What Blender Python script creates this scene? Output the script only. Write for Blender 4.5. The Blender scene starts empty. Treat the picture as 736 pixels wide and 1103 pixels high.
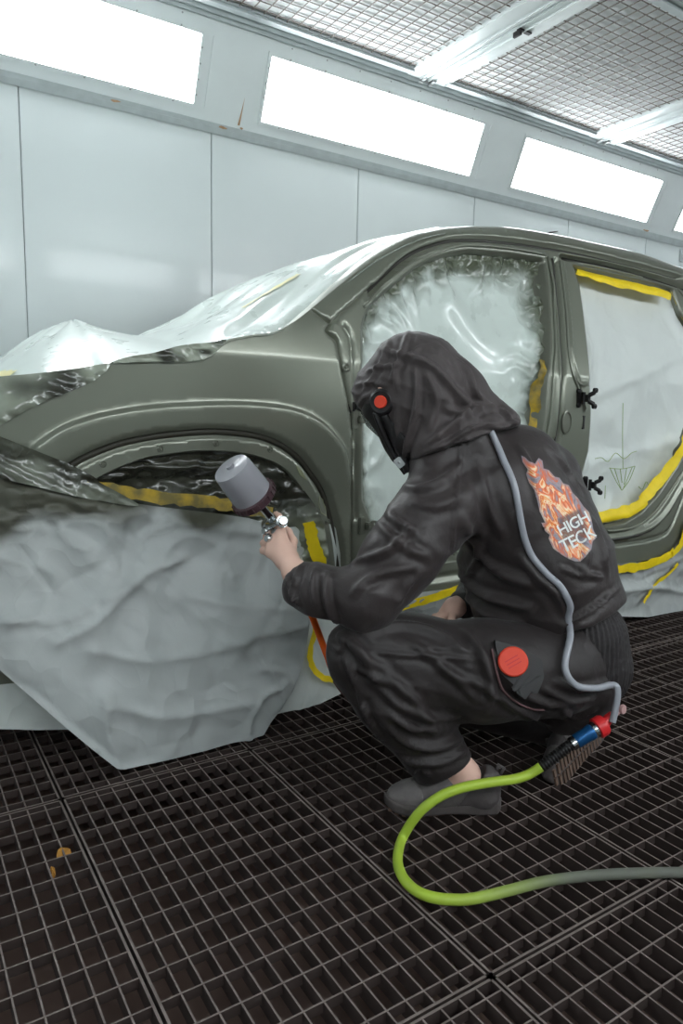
import bpy, bmesh, math, random
import numpy as np
from mathutils import Vector, Matrix
from mathutils.bvhtree import BVHTree
from mathutils.geometry import delaunay_2d_cdt
random.seed(7); np.random.seed(7)
S = bpy.context.scene
COL = S.collection
PI = math.pi

# ------------------------------------------------------------------ camera
F = 768.1; CX, CY = 368.0, 551.5
YAW, PITCH, ROLL = [math.radians(v) for v in (32.907, 8.085, 1.231)]
CAM = np.array([0, 0, 1.0])
FW = np.array([math.sin(YAW)*math.cos(PITCH), math.cos(YAW)*math.cos(PITCH), -math.sin(PITCH)])
_r = np.array([math.cos(YAW), -math.sin(YAW), 0.0]); _u = np.cross(_r, FW)
RT = math.cos(ROLL)*_r+math.sin(ROLL)*_u
UP = -math.sin(ROLL)*_r+math.cos(ROLL)*_u
def ray(x, y): return RT*(x-CX)/F-UP*(y-CY)/F+FW
def W(x, y, D): return CAM+ray(x, y)*D
def onY(x, y, Y): d = ray(x, y); return CAM+d*(Y/d[1])
def onZ(x, y, z): d = ray(x, y); return CAM+d*((z-1)/d[2])
def onS(x, y, fn):                     # ray against Y = fn(X, Z)
    Y = 2.0
    for _ in range(12):
        p = onY(x, y, Y); Y = float(fn(np.array([p[0]]), np.array([p[2]]))[0])
    return onY(x, y, Y)
cd = bpy.data.cameras.new('camera'); cam = bpy.data.objects.new('camera', cd); COL.objects.link(cam)
cd.sensor_fit = 'VERTICAL'; cd.sensor_height = 36; cd.sensor_width = 24; cd.lens = 36*F/1103
cd.clip_start = 0.02; cd.clip_end = 60
M = Matrix([[RT[i], UP[i], -FW[i], CAM[i]] for i in range(3)]+[[0, 0, 0, 1]]); cam.matrix_world = M
S.camera = cam

# ------------------------------------------------------------------ materials
def lin(c):
    return tuple(((v/255)/12.92 if v/255 <= .04045 else ((v/255+.055)/1.055)**2.4) for v in c)+(1,)
def mat(name, rgb, rough=.5, metal=0, coat=0, spec=.5, var=0, vscale=8, bump=0, bscale=60, emit=None, trans=0, alpha=1, sheen=0, var2=None, detail=4, coatr=.05, bdist=.004, ior=1.45):
    m = bpy.data.materials.new(name); m.use_nodes = True; nt = m.node_tree; N = nt.nodes; L = nt.links
    b = N['Principled BSDF']; I = b.inputs
    I['Base Color'].default_value = lin(rgb); I['Roughness'].default_value = rough; I['Metallic'].default_value = metal
    I['Coat Weight'].default_value = coat; I['Coat Roughness'].default_value = coatr; I['Specular IOR Level'].default_value = spec
    I['Transmission Weight'].default_value = trans; I['Alpha'].default_value = alpha; I['Sheen Weight'].default_value = sheen; I['IOR'].default_value = ior
    tc = N.new('ShaderNodeTexCoord')
    if var or var2:
        n = N.new('ShaderNodeTexNoise'); n.inputs['Scale'].default_value = vscale; n.inputs['Detail'].default_value = detail
        L.new(tc.outputs['Object'], n.inputs['Vector'])
        r = N.new('ShaderNodeValToRGB'); L.new(n.outputs['Fac'], r.inputs['Fac'])
        c = lin(rgb); d = lin(var2) if var2 else tuple(x*(1-var) for x in c[:3])+(1,)
        r.color_ramp.elements[0].position = .35; r.color_ramp.elements[1].position = .65
        r.color_ramp.elements[0].color = d; r.color_ramp.elements[1].color = c
        L.new(r.outputs['Color'], I['Base Color'])
    if bump:
        n2 = N.new('ShaderNodeTexNoise'); n2.inputs['Scale'].default_value = bscale; n2.inputs['Detail'].default_value = 5
        L.new(tc.outputs['Object'], n2.inputs['Vector'])
        bp = N.new('ShaderNodeBump'); bp.inputs['Strength'].default_value = bump; bp.inputs['Distance'].default_value = bdist
        L.new(n2.outputs['Fac'], bp.inputs['Height']); L.new(bp.outputs['Normal'], I['Normal'])
    if emit:
        I['Emission Color'].default_value = lin(rgb); I['Emission Strength'].default_value = emit
    return m
def mat_attr(name, c0, c1, attr, rough0=.4, rough1=.4, coat=0, metal=0, bump=0, bscale=30, bdist=.004, spec=.5, noise=0, trans=0, crinkle=0, cscale=30, cdist=.01, cbase=0):
    """two colours mixed by a point attribute (overspray, dust, wrinkle shade)"""
    m = mat(name, c0, rough0, metal, coat, spec, bump=bump, bscale=bscale, bdist=bdist, trans=trans)
    nt = m.node_tree; N = nt.nodes; L = nt.links; b = N['Principled BSDF']
    a = N.new('ShaderNodeAttribute'); a.attribute_name = attr
    mx = N.new('ShaderNodeMix'); mx.data_type = 'RGBA'
    mx.inputs[6].default_value = lin(c0); mx.inputs[7].default_value = lin(c1)
    src = a.outputs['Fac']
    if noise:
        n = N.new('ShaderNodeTexNoise'); n.inputs['Scale'].default_value = 9; n.inputs['Detail'].default_value = 6
        tc = N.new('ShaderNodeTexCoord'); L.new(tc.outputs['Object'], n.inputs['Vector'])
        ma = N.new('ShaderNodeMath'); ma.operation = 'MULTIPLY_ADD'; L.new(n.outputs['Fac'], ma.inputs[0]); ma.inputs[1].default_value = noise*2; ma.inputs[2].default_value = -noise
        ad = N.new('ShaderNodeMath'); ad.operation = 'ADD'; ad.use_clamp = True; L.new(ma.outputs[0], ad.inputs[0]); L.new(src, ad.inputs[1]); src = ad.outputs[0]
    if crinkle:      # fine creases: cell borders, stronger where the sheet is gathered
        tc = N.new('ShaderNodeTexCoord'); nn = N.new('ShaderNodeTexNoise'); nn.inputs['Scale'].default_value = cscale*.35
        L.new(tc.outputs['Object'], nn.inputs['Vector'])
        vm = N.new('ShaderNodeVectorMath'); vm.operation = 'MULTIPLY_ADD'; L.new(nn.outputs['Color'], vm.inputs[0]); vm.inputs[1].default_value = (5/cscale,)*3; L.new(tc.outputs['Object'], vm.inputs[2])
        vo = N.new('ShaderNodeTexVoronoi'); vo.feature = 'F1'; vo.inputs['Scale'].default_value = cscale; L.new(vm.outputs[0], vo.inputs['Vector'])
        ms = N.new('ShaderNodeMath'); ms.operation = 'MULTIPLY_ADD'; L.new(a.outputs['Fac'], ms.inputs[0]); ms.inputs[1].default_value = crinkle; ms.inputs[2].default_value = cbase; ms.use_clamp = True
        b2 = N.new('ShaderNodeBump'); b2.inputs['Distance'].default_value = cdist; L.new(ms.outputs[0], b2.inputs['Strength']); L.new(vo.outputs['Distance'], b2.inputs['Height'])
        if b.inputs['Normal'].links: L.new(b.inputs['Normal'].links[0].from_socket, b2.inputs['Normal'])
        L.new(b2.outputs['Normal'], b.inputs['Normal'])
    L.new(src, mx.inputs[0]); L.new(mx.outputs[2], b.inputs['Base Color'])
    mr = N.new('ShaderNodeMapRange'); mr.inputs['To Min'].default_value = rough0; mr.inputs['To Max'].default_value = rough1
    L.new(src, mr.inputs['Value']); L.new(mr.outputs[0], b.inputs['Roughness'])
    return m
PAINT = mat('olive metallic paint', (128, 131, 118), .30, .40, .30, var=.07, vscale=3, coatr=.10)
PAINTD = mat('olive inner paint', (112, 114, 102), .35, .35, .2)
WALLM = mat('white lacquered booth panel', (210, 217, 217), .26, 0, .15, var=.035, vscale=2.2, bump=.05, bscale=2.5, bdist=.01)
STRIP = mat('galvanised white trim', (184, 192, 193), .35, .1, var=.12, vscale=14)
FRAMEW = mat('white powder coated frame', (222, 228, 228), .3, 0, .1, var=.03, vscale=6)
FILTER = mat('white ceiling filter fleece', (224, 226, 226), .9, var=.06, vscale=5)
WIRE = mat('dull galvanised wire', (112, 103, 96), .5, .1)
LIGHT = mat('lit window glass', (246, 252, 255), .3, emit=8)
GRATE = mat('lighter steel bar tops', (126, 114, 109), .7, .0, var=.25, vscale=18)
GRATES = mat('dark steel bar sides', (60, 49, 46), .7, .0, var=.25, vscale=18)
PIT = mat('dark pit under the grating', (112, 90, 82), .9, vscale=2.5, var2=(92, 74, 68))
RUST = mat('rust', (188, 152, 118), .8, var=.25, vscale=40)
DARK = mat('dark plastic', (38, 36, 37), .45)
BLACKM = mat('black painted steel', (34, 32, 32), .35, .3)
RUB = mat('black rubber', (30, 28, 29), .4)
CLOTH = mat('black work cloth', (57, 50, 50), .5, spec=.5, sheen=.08, var=.18, vscale=7, bump=.35, bscale=26, bdist=.01)
CLOTHH = mat('faded black hood cloth', (74, 67, 67), .6, spec=.4, sheen=.1, var=.15, vscale=9, bump=.35, bscale=30, bdist=.01)
TROUS = mat('black trouser cloth', (47, 41, 41), .55, spec=.45, sheen=.05, var=.15, vscale=6, bump=.35, bscale=22, bdist=.01)
KNIT = mat('black knitted waistband', (46, 42, 43), .7)
SKIN = mat('skin', (236, 194, 176), .5, spec=.4, var=.05, vscale=20)
SHOE = mat('worn black shoe leather', (92, 86, 86), .55, var=.25, vscale=20, bump=.3, bscale=90)
SOLE = mat('dark grey rubber sole', (84, 77, 76), .7, var=.2, vscale=25)
TREAD = mat('brown grey tread rubber', (112, 90, 78), .8, var=.3, vscale=30)
RED = mat('red plastic', (214, 40, 44), .35, coat=.2)
ORANGE = mat('orange red plastic', (232, 72, 48), .5)
BLUE = mat('blue anodised aluminium', (34, 92, 148), .3, .5)
CHROME = mat('polished metal', (205, 208, 210), .15, 1)
STEEL = mat('brushed steel', (170, 172, 172), .3, 1)
GREYH = mat('grey air hose', (158, 160, 168), .35, coat=.2)
ORHOSE = mat('orange air hose', (235, 98, 30), .4)
PURH = mat('dusty purple brown hose sleeve', (112, 82, 84), .7)
TAPE = mat('yellow masking tape', (252, 220, 24), .55, var=.1, vscale=25, bump=.3, bscale=70)
TAPED = mat('dusted yellow masking tape', (186, 154, 34), .55, var2=(112, 100, 52), vscale=22, bump=.3, bscale=60)
PEN = mat('green marker ink', (140, 164, 92), .8)
WHITEL = mat('white print', (240, 240, 238), .6)
CUPM = mat('translucent paint cup', (206, 206, 214), .25, trans=.55, coat=.3, alpha=1, ior=1.2)
PAINTIN = mat('grey paint inside cup', (84, 74, 78), .4)
CUPB = mat('dark red brown cup collar', (74, 52, 58), .4)
FILMW = mat_attr('pale masking film', (214, 224, 218), (98, 104, 86), 'spray', .28, .14, coat=.45, bump=.2, bscale=14, bdist=.01, noise=.22, crinkle=.8, cscale=26, cdist=.02)
FILMD = mat_attr('dark oversprayed film', (160, 166, 150), (52, 52, 44), 'spray', .12, .18, coat=.8, bump=.25, bscale=18, bdist=.01, noise=.25, crinkle=.35, cscale=20, cdist=.02, cbase=.15)
PAPER = mat_attr('grey masking paper', (184, 188, 187), (84, 84, 73), 'spray', .5, .45, bump=.2, bscale=12, bdist=.01, noise=.1, crinkle=.3, cscale=9, cdist=.03, cbase=.28)
PAPERW = mat_attr('pale masking paper', (216, 221, 218), (120, 126, 110), 'spray', .45, .4, bump=.12, bscale=14, bdist=.006, noise=.08, crinkle=.5, cscale=14, cdist=.02, cbase=.10)

# ------------------------------------------------------------------ object helpers
def tag(o, label, cat=None, group=None, kind=None):
    o['label'] = label
    if cat: o['category'] = cat
    if group: o['group'] = group
    if kind: o['kind'] = kind
    return o
def empty(name, loc=(0, 0, 0), label=None, cat=None, group=None):
    o = bpy.data.objects.new(name, None); COL.objects.link(o); o.location = loc; o.empty_display_size = .1
    if label: tag(o, label, cat, group)
    return o
def mesh_obj(name, V, Fc, m, parent=None, smooth=True, attr=None, autos=None):
    me = bpy.data.meshes.new(name)
    me.from_pydata([tuple(map(float, v)) for v in V], [], [tuple(map(int, f)) for f in Fc])
    me.validate(); me.update()
    if isinstance(m, (list, tuple)):
        for q in m: me.materials.append(q)
    else: me.materials.append(m)
    if smooth: me.shade_smooth()
    if autos: me.set_sharp_from_angle(angle=math.radians(autos))
    if attr:
        for k, a in attr.items():
            at = me.attributes.new(k, 'FLOAT', 'POINT'); at.data.foreach_set('value', np.asarray(a, dtype=np.float32))
    o = bpy.data.objects.new(name, me); COL.objects.link(o)
    if parent:
        o.parent = parent
        w = Matrix.Translation(parent.location) if parent.parent is None else Matrix.Translation(parent.parent.location)
        # parents sit at plain translations, so children keep world coordinates
        base = Vector((0, 0, 0)); q = parent
        while q: base += q.location; q = q.parent
        o.location = -base
    return o
class MB:
    def __init__(s): s.v = []; s.f = []
    def add(s, V, Fc):
        n = len(s.v); s.v += [tuple(v) for v in V]; s.f += [tuple(i+n for i in f) for f in Fc]
    def box(s, lo, hi, A=None):
        x0, y0, z0 = lo; x1, y1, z1 = hi
        V = [(x0, y0, z0), (x1, y0, z0), (x1, y1, z0), (x0, y1, z0), (x0, y0, z1), (x1, y0, z1), (x1, y1, z1), (x0, y1, z1)]
        if A is not None: V = [tuple(A @ Vector(v)) for v in V]
        s.add(V, [(0, 3, 2, 1), (4, 5, 6, 7), (0, 1, 5, 4), (1, 2, 6, 5), (2, 3, 7, 6), (3, 0, 4, 7)])
    def bbox(s, lo, hi, b, A=None):
        bm = bmesh.new(); bmesh.ops.create_cube(bm, size=1)
        c = [(lo[i]+hi[i])/2 for i in range(3)]; d = [hi[i]-lo[i] for i in range(3)]
        for v in bm.verts: v.co = Vector((c[i]+v.co[i]*d[i] for i in range(3)))
        bmesh.ops.bevel(bm, geom=bm.edges[:], offset=b, segments=2, affect='EDGES')
        bm.verts.index_update()
        V = [v.co.copy() for v in bm.verts]
        if A is not None: V = [A @ v for v in V]
        s.add([tuple(v) for v in V], [tuple(v.index for v in f.verts) for f in bm.faces]); bm.free()
    def tube(s, pts, r, n=10, cap=True):
        P = [Vector(p) for p in pts]; m = len(P)
        R = r if isinstance(r, (list, tuple, np.ndarray)) else [r]*m
        T = [(P[min(i+1, m-1)]-P[max(i-1, 0)]).normalized() for i in range(m)]
        nrm = T[0].orthogonal().normalized(); V = []
        for i in range(m):
            nrm = (nrm-T[i]*nrm.dot(T[i])).normalized(); b = T[i].cross(nrm)
            for k in range(n):
                a = 2*PI*k/n; V.append(P[i]+(nrm*math.cos(a)+b*math.sin(a))*R[i])
        Fc = []
        for i in range(m-1):
            for k in range(n):
                k2 = (k+1) % n; Fc.append((i*n+k, i*n+k2, (i+1)*n+k2, (i+1)*n+k))
        if cap: Fc += [tuple(range(n-1, -1, -1)), tuple((m-1)*n+k for k in range(n))]
        s.add(V, Fc)
    def lathe(s, prof, A, n=32, cap=True):
        """prof: (radius, height) along local z, placed by matrix A"""
        V = []; m = len(prof)
        for r, h in prof:
            for k in range(n): V.append(A @ Vector((r*math.cos(2*PI*k/n), r*math.sin(2*PI*k/n), h)))
        Fc = []
        for i in range(m-1):
            for k in range(n):
                k2 = (k+1) % n; Fc.append((i*n+k, i*n+k2, (i+1)*n+k2, (i+1)*n+k))
        if cap: Fc += [tuple(range(n-1, -1, -1)), tuple((m-1)*n+k for k in range(n))]
        s.add(V, Fc)
    def obj(s, name, m, parent=None, smooth=False, autos=None, attr=None):
        return mesh_obj(name, s.v, s.f, m, parent, smooth, attr, autos)
def frame_z(o, z, x=None):
    """matrix with origin o and local z along z"""
    z = Vector(z).normalized(); x = Vector(x) if x is not None else z.orthogonal()
    x = (x-z*x.dot(z)).normalized(); y = z.cross(x)
    return Matrix([[x[i], y[i], z[i], o[i]] for i in range(3)]+[[0, 0, 0, 1]])
def catmull(P, n=8, closed=False):
    P = [np.array(p, float) for p in P]; out = []; m = len(P)
    for i in range(m if closed else m-1):
        if closed: a, b, c, d = P[(i-1) % m], P[i], P[(i+1) % m], P[(i+2) % m]
        else: a, b, c, d = P[max(i-1, 0)], P[i], P[i+1], P[min(i+2, m-1)]
        for k in range(n):
            t = k/n; out.append(.5*((2*b)+(-a+c)*t+(2*a-5*b+4*c-d)*t*t+(-a+3*b-3*c+d)*t**3))
    if not closed: out.append(P[-1])
    return out
def dist_poly(X, Z, P, closed=False):
    P = np.asarray(P, float); A = P if closed else P[:-1]; B = np.roll(P, -1, 0) if closed else P[1:]
    out = np.full(X.shape, 1e9)
    for a, b in zip(A, B):
        d = b-a; L = d@d+1e-12; t = np.clip(((X-a[0])*d[0]+(Z-a[1])*d[1])/L, 0, 1)
        out = np.minimum(out, np.hypot(X-a[0]-t*d[0], Z-a[1]-t*d[1]))
    return out
def inside(X, Z, P):
    P = np.asarray(P, float); r = np.zeros(X.shape, bool); j = len(P)-1
    for i in range(len(P)):
        xi, zi = P[i]; xj, zj = P[j]
        if zi != zj:
            c = ((zi > Z) != (zj > Z)) & (X < (xj-xi)*(Z-zi)/(zj-zi)+xi); r ^= c
        j = i
    return r
def sm(t): t = np.clip(t, 0, 1); return t*t*(3-2*t)
# value noise
_perm = np.random.permutation(4096).astype(np.int64); _val = np.random.rand(4096)
def vnoise(x, y, z=0.0):
    x = np.asarray(x, float); y = np.asarray(y, float); z = np.zeros_like(x)+z
    xi, yi, zi = np.floor(x).astype(int), np.floor(y).astype(int), np.floor(z).astype(int)
    u, v, w = sm(x-xi), sm(y-yi), sm(z-zi)
    def h(a, b, c): return _val[(_perm[(_perm[(a*73+17) & 4095]+b*31) & 4095]+c*57) & 4095]
    r = 0
    for dx, wx in ((0, 1-u), (1, u)):
        for dy, wy in ((0, 1-v), (1, v)):
            for dz, wz in ((0, 1-w), (1, w)): r = r+h(xi+dx, yi+dy, zi+dz)*wx*wy*wz
    return r
def crumple(X, Z, sc, seed=0, n=10):
    """folded-paper facets: sum of windowed |line| creases"""
    rs = np.random.RandomState(seed); h = 0*X
    ext = (X.min(), X.max(), Z.min(), Z.max())
    for i in range(n):
        a = rs.uniform(0, PI); cx_ = rs.uniform(ext[0], ext[1]); cz_ = rs.uniform(ext[2], ext[3])
        d = (X-cx_)*math.cos(a)+(Z-cz_)*math.sin(a); t = -(X-cx_)*math.sin(a)+(Z-cz_)*math.cos(a)
        ln = rs.uniform(.5, 1.6)*sc*3; wd = rs.uniform(.35, 1)*sc
        h = h+rs.choice([-1, 1])*rs.uniform(.4, 1)*wd*np.exp(-np.abs(d)/wd)*np.exp(-(t/ln)**2)
    return h
def patch(name, outline, yfun, spacing, m, parent=None, holes=(), lines=(), disp=None, attr=None, keepgap=.45, thick=0):
    """sheet over the XZ plane: Y = yfun(X, Z); outline, holes, lines are lists of (x, z)"""
    O = np.asarray(outline, float)
    def resample(P, closed):
        P = [np.asarray(p, float) for p in P]; out = []
        m_ = len(P)
        for i in range(m_ if closed else m_-1):
            a, b = P[i], P[(i+1) % m_]; n = max(1, int(round(np.linalg.norm(b-a)/spacing)))
            for k in range(n): out.append(a+(b-a)*k/n)
        if not closed: out.append(P[-1])
        return out
    pts = []; edges = []
    def ring(P, closed):
        P = resample(P, closed); s = len(pts); pts.extend(P)
        for i in range(len(P)-1): edges.append((s+i, s+i+1))
        if closed: edges.append((s+len(P)-1, s))
        return np.array(P)
    ro = ring(O, True); rh = [ring(h, True) for h in holes]
    nb = len(pts)
    for l in lines: pts.extend(resample(l, False) if len(l) < 3 else l[:1]+resample(l, False)[1:])
    xs = np.arange(O[:, 0].min(), O[:, 0].max(), spacing); zs = np.arange(O[:, 1].min(), O[:, 1].max(), spacing*.87)
    gx, gz = np.meshgrid(xs, zs); gx = gx+(np.arange(len(zs)) % 2)[:, None]*spacing*.5
    gx = gx.ravel(); gz = gz.ravel(); k = inside(gx, gz, ro)
    for h in rh: k &= ~inside(gx, gz, h)
    gx, gz = gx[k], gz[k]; k = dist_poly(gx, gz, ro, True) > spacing*keepgap
    for h in rh: k &= dist_poly(gx, gz, h, True) > spacing*keepgap
    for l in lines: k &= dist_poly(gx, gz, l) > spacing*.7
    gx, gz = gx[k], gz[k]
    allp = [Vector((float(p[0]), float(p[1]))) for p in pts]+[Vector((float(a), float(b))) for a, b in zip(gx, gz)]
    V2, _, F2, _, _, _ = delaunay_2d_cdt(allp, edges, [], 0, 1e-6)
    V2 = np.array([tuple(v) for v in V2]); F2 = np.array([f for f in F2 if len(f) == 3])
    c = V2[F2].mean(1); k = inside(c[:, 0], c[:, 1], ro)
    for h in rh: k &= ~inside(c[:, 0], c[:, 1], h)
    F2 = F2[k]; X, Z = V2[:, 0], V2[:, 1]
    # orientation: face -Y
    a = V2[F2[:, 1]]-V2[F2[:, 0]]; b = V2[F2[:, 2]]-V2[F2[:, 0]]; cr = a[:, 0]*b[:, 1]-a[:, 1]*b[:, 0]
    F2[cr < 0] = F2[cr < 0][:, ::-1]
    Y = yfun(X, Z)
    V = np.stack([X, Y, Z], 1)
    if disp is not None: V = V+disp(X, Z)
    at = {k_: f(X, Z) for k_, f in (attr or {}).items()}
    o = mesh_obj(name, V, F2, m, parent, attr=at)
    if thick:
        md = o.modifiers.new('Thickness', 'SOLIDIFY'); md.thickness = thick; md.offset = -1
    return o

# ------------------------------------------------------------------ room (all structure)
WY = 4.3; WK = WY/3.9
def struct(o): o['kind'] = 'structure'; return o
X0, X1, YF = -2.2, 8.6, -2.3
Z_B = 1+1.535*WK          # top of the plain wall panels
pit = MB(); pit.box((X0, YF, -.45), (X1, WY, -.40)); struct(pit.obj('floor', PIT))
# grating
g = MB(); t = .0022
xs0 = .337-.53*6; xstep = .53; ys0 = .812-1.0*4
for i in range(21):
    xa = xs0+i*xstep+.003; xb = xa+xstep-.006
    if xb > X1 or xa < X0: continue
    for j in range(8):
        ya = ys0+j*1.0+.003; yb = ya+1.0-.006-.0
        yb = min(yb, WY-.01)
        if ya < YF: continue
        dz = random.uniform(-.0015, .0015)
        for (p, q) in (((xa, ya), (xa+.005, yb)), ((xb-.005, ya), (xb, yb)), ((xa, ya), (xb, ya+.005)), ((xa, yb-.005), (xb, yb))):
            g.box((p[0], p[1], -.035+dz), (q[0], q[1], dz))
        nx = 13
        for k in range(1, nx):
            x = xa+(xb-xa)*k/nx; g.box((x-t*.8, ya, -.032+dz), (x+t*.8, yb, -.0008+dz))
        y = ya+.035
        while y < yb-.01:
            g.box((xa, y-t*.8, -.020+dz), (xb, y+t*.8, -.0002+dz)); y += .0715
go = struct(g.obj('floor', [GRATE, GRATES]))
go.data.polygons.foreach_set('material_index', [0 if p.normal.z > .5 else 1 for p in go.data.polygons])  # upward faces get the lighter colour, all other faces the darker one

def wall_panels(name, yw, sgn, x_start):
    """white panels 1.08 m wide with dark joints; sgn +1 = back wall (faces -Y)"""
    b = MB(); x = x_start
    while x < X1:
        xe = min(x+1.075, X1)
        xs = max(x, X0)
        if xe > xs:
            y0, y1 = (yw, yw+.06) if sgn > 0 else (yw-.06, yw)
            b.bbox((xs+.0025, y0, -.7), (xe-.0025, y1, Z_B), .003)
        x += 1.075
    y0, y1 = (yw+.02, yw+.08) if sgn > 0 else (yw-.08, yw-.02)
    b.box((X0, y0, -.7), (X1, y1, Z_B))
    return struct(b.obj(name, WALLM, autos=30, smooth=True))
xa = onY(19, 80, WY)[0]
wb = wall_panels('wall_back', WY, 1, xa-1.075*3)
wf = wall_panels('wall_front', YF, -1, xa-1.075*3)
for nm, x0_, x1_ in (('wall_left', X0-.06, X0), ('wall_right', X1, X1+.06)):
    b = MB(); b.box((x0_, YF, -.75), (x1_, WY, 3.6)); struct(b.obj(nm, WALLM))
# sloped light panel band
zb, yb_ = Z_B+.035, WY
ang_dy, ang_dz = -.137, .314                 # slope of the panel per window height
sl = math.hypot(ang_dy, ang_dz)
def slope(x, s, off=0.0, side=1):
    """point on the inclined panel: s = metres up the slope, off = metres proud of it"""
    uy, uz = ang_dy/sl, ang_dz/sl
    y = WY+uy*s-uz*off; z = Z_B+uz*s+uy*off*1.0
    if side < 0: y = YF-(y-WY)
    return (x, y, z)
def sbox(mb, x0, x1, s0, s1, o0, o1, side=1):
    V = [slope(x, s, o, side) for o in (o0, o1) for (x, s) in ((x0, s0), (x1, s0), (x1, s1), (x0, s1))]
    mb.add(V, [(0, 3, 2, 1), (4, 5, 6, 7), (0, 1, 5, 4), (1, 2, 6, 5), (2, 3, 7, 6), (3, 0, 4, 7)])
def on_slope(x, y):
    d = ray(x, y); p0 = np.array(slope(0, 0)); n = np.cross([1, 0, 0], np.array(slope(0, 1))-p0)
    k = ((p0-CAM)@n)/(d@n); p = CAM+d*k; return p[0], math.hypot(p[1]-WY, p[2]-Z_B)
wr = [on_slope(*q) for q in ((208, 110.4), (217.4, 37.4), (280, 132.4), (293.4, 61.6), (503, 187), (522, 133), (550, 203), (567, 147), (695, 238), (713, 195))]
print('slope coords', [(round(a, 2), round(b, 2)) for a, b in wr])
s_lo = np.mean([wr[i][1] for i in (0, 2, 4, 6, 8)]); s_hi = np.mean([wr[i][1] for i in (1, 3, 5, 7, 9)])
e1 = (wr[0][0]+wr[1][0])/2; e2 = (wr[2][0]+wr[3][0])/2; e3 = (wr[4][0]+wr[5][0])/2; e4 = (wr[6][0]+wr[7][0])/2
pitch_ = e4-e2; gap = e2-e1
S_TOP = s_hi+.10
wins = []
k = -3
while True:
    a = e2+pitch_*k; b_ = a+pitch_-gap
    if a > X1-.1: break
    if b_ > X0+.1: wins.append((max(a, X0+.05), min(b_, X1-.05)))
    k += 1
def light_band(side, wallname):
    band = MB()
    sbox(band, X0, X1, -.0, s_lo, -.03, 0, side); sbox(band, X0, X1, s_hi, S_TOP, -.03, 0, side)
    ed = [X0]+[v for w in wins for v in w]+[X1]
    for i in range(0, len(ed), 2): sbox(band, ed[i], ed[i+1], s_lo, s_hi, -.03, 0, side)
    for w in wins:                                   # raised pillar plates between the windows
        sbox(band, w[1]+.07, w[1]+gap-.07, s_lo-.01, s_hi+.01, 0, .004, side)
    struct(band.obj(wallname, FRAMEW))
    tr = MB()
    sbox(tr, X0, X1, -.045, -.012, -.02, .03, side); sbox(tr, X0, X1, -.012, .012, -.01, .018, side)
    struct(tr.obj('trim_1' if side > 0 else 'trim_3', STRIP))
    tr = MB(); sbox(tr, X0, X1, S_TOP-.012, S_TOP+.012, -.01, .016, side)
    sbox(tr, X0, X1, S_TOP+.012, S_TOP+.04, -.03, .035, side)
    struct(tr.obj('trim_2' if side > 0 else 'trim_4', STRIP))
    for i, w in enumerate(wins):
        p = MB(); sbox(p, w[0], w[1], s_lo, s_hi, -.022, -.012, side)
        o = struct(p.obj('window_%d' % (i+1+(0 if side > 0 else len(wins))), LIGHT))
        f = MB(); h = .022
        sbox(f, w[0]-h, w[1]+h, s_lo-h, s_lo, -.004, .009, side); sbox(f, w[0]-h, w[1]+h, s_hi, s_hi+h, -.004, .009, side)
        sbox(f, w[0]-h, w[0], s_lo, s_hi, -.004, .009, side); sbox(f, w[1], w[1]+h, s_lo, s_hi, -.004, .009, side)
        f.obj('window_frame', FRAMEW, o)
        sc = MB(); n = 7
        for q in range(n):
            for ss in (s_lo-.011, s_hi+.011, s_hi+.07):
                x = w[0]+(w[1]-w[0])*(q+.5)/n; c = slope(x, ss, .009 if ss < s_hi+.05 else .002, side)
                nrm = Vector(slope(0, 0, 1, side))-Vector(slope(0, 0, 0, side))
                sc.lathe([(.005, 0), (.005, .002), (.002, .004)], frame_z(c, nrm), 8)
        for q in range(4):
            ss = s_lo+(s_hi-s_lo)*(q+.6)/4.4
            for x in (w[0]-.01, w[1]+.01):
                c = slope(x, ss, .009, side); nrm = Vector(slope(0, 0, 1, side))-Vector(slope(0, 0, 0, side))
                sc.lathe([(.005, 0), (.005, .002), (.002, .004)], frame_z(c, nrm), 8)
        sc.obj('screw', STEEL, o)['kind'] = 'stuff'
light_band(1, 'wall_back'); light_band(-1, 'wall_front')
# rust weeps on the rail
ru = MB()
for (px, s, w_) in ((261, .0, .012), (241, -.02, .03), (125, -.02, .03), (700, .0, .05), (640, S_TOP, .08)):
    x = on_slope(px, 60+px*.25)[0]
    V = []; n = 10
    for q in range(n):
        a = 2*PI*q/n; V.append(slope(x+w_*math.cos(a)*random.uniform(.6, 1.1), s+.018+.007*math.sin(a)*random.uniform(.6, 1.3), .0185))
    ru.add(V, [tuple(range(n))])
x = on_slope(262, 100)[0]; ru.add([slope(x-.006, .03, .005), slope(x+.008, .03, .005), slope(x+.014, .19, .005)], [(0, 1, 2)])
struct(ru.obj('trim_1', RUST))
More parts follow.
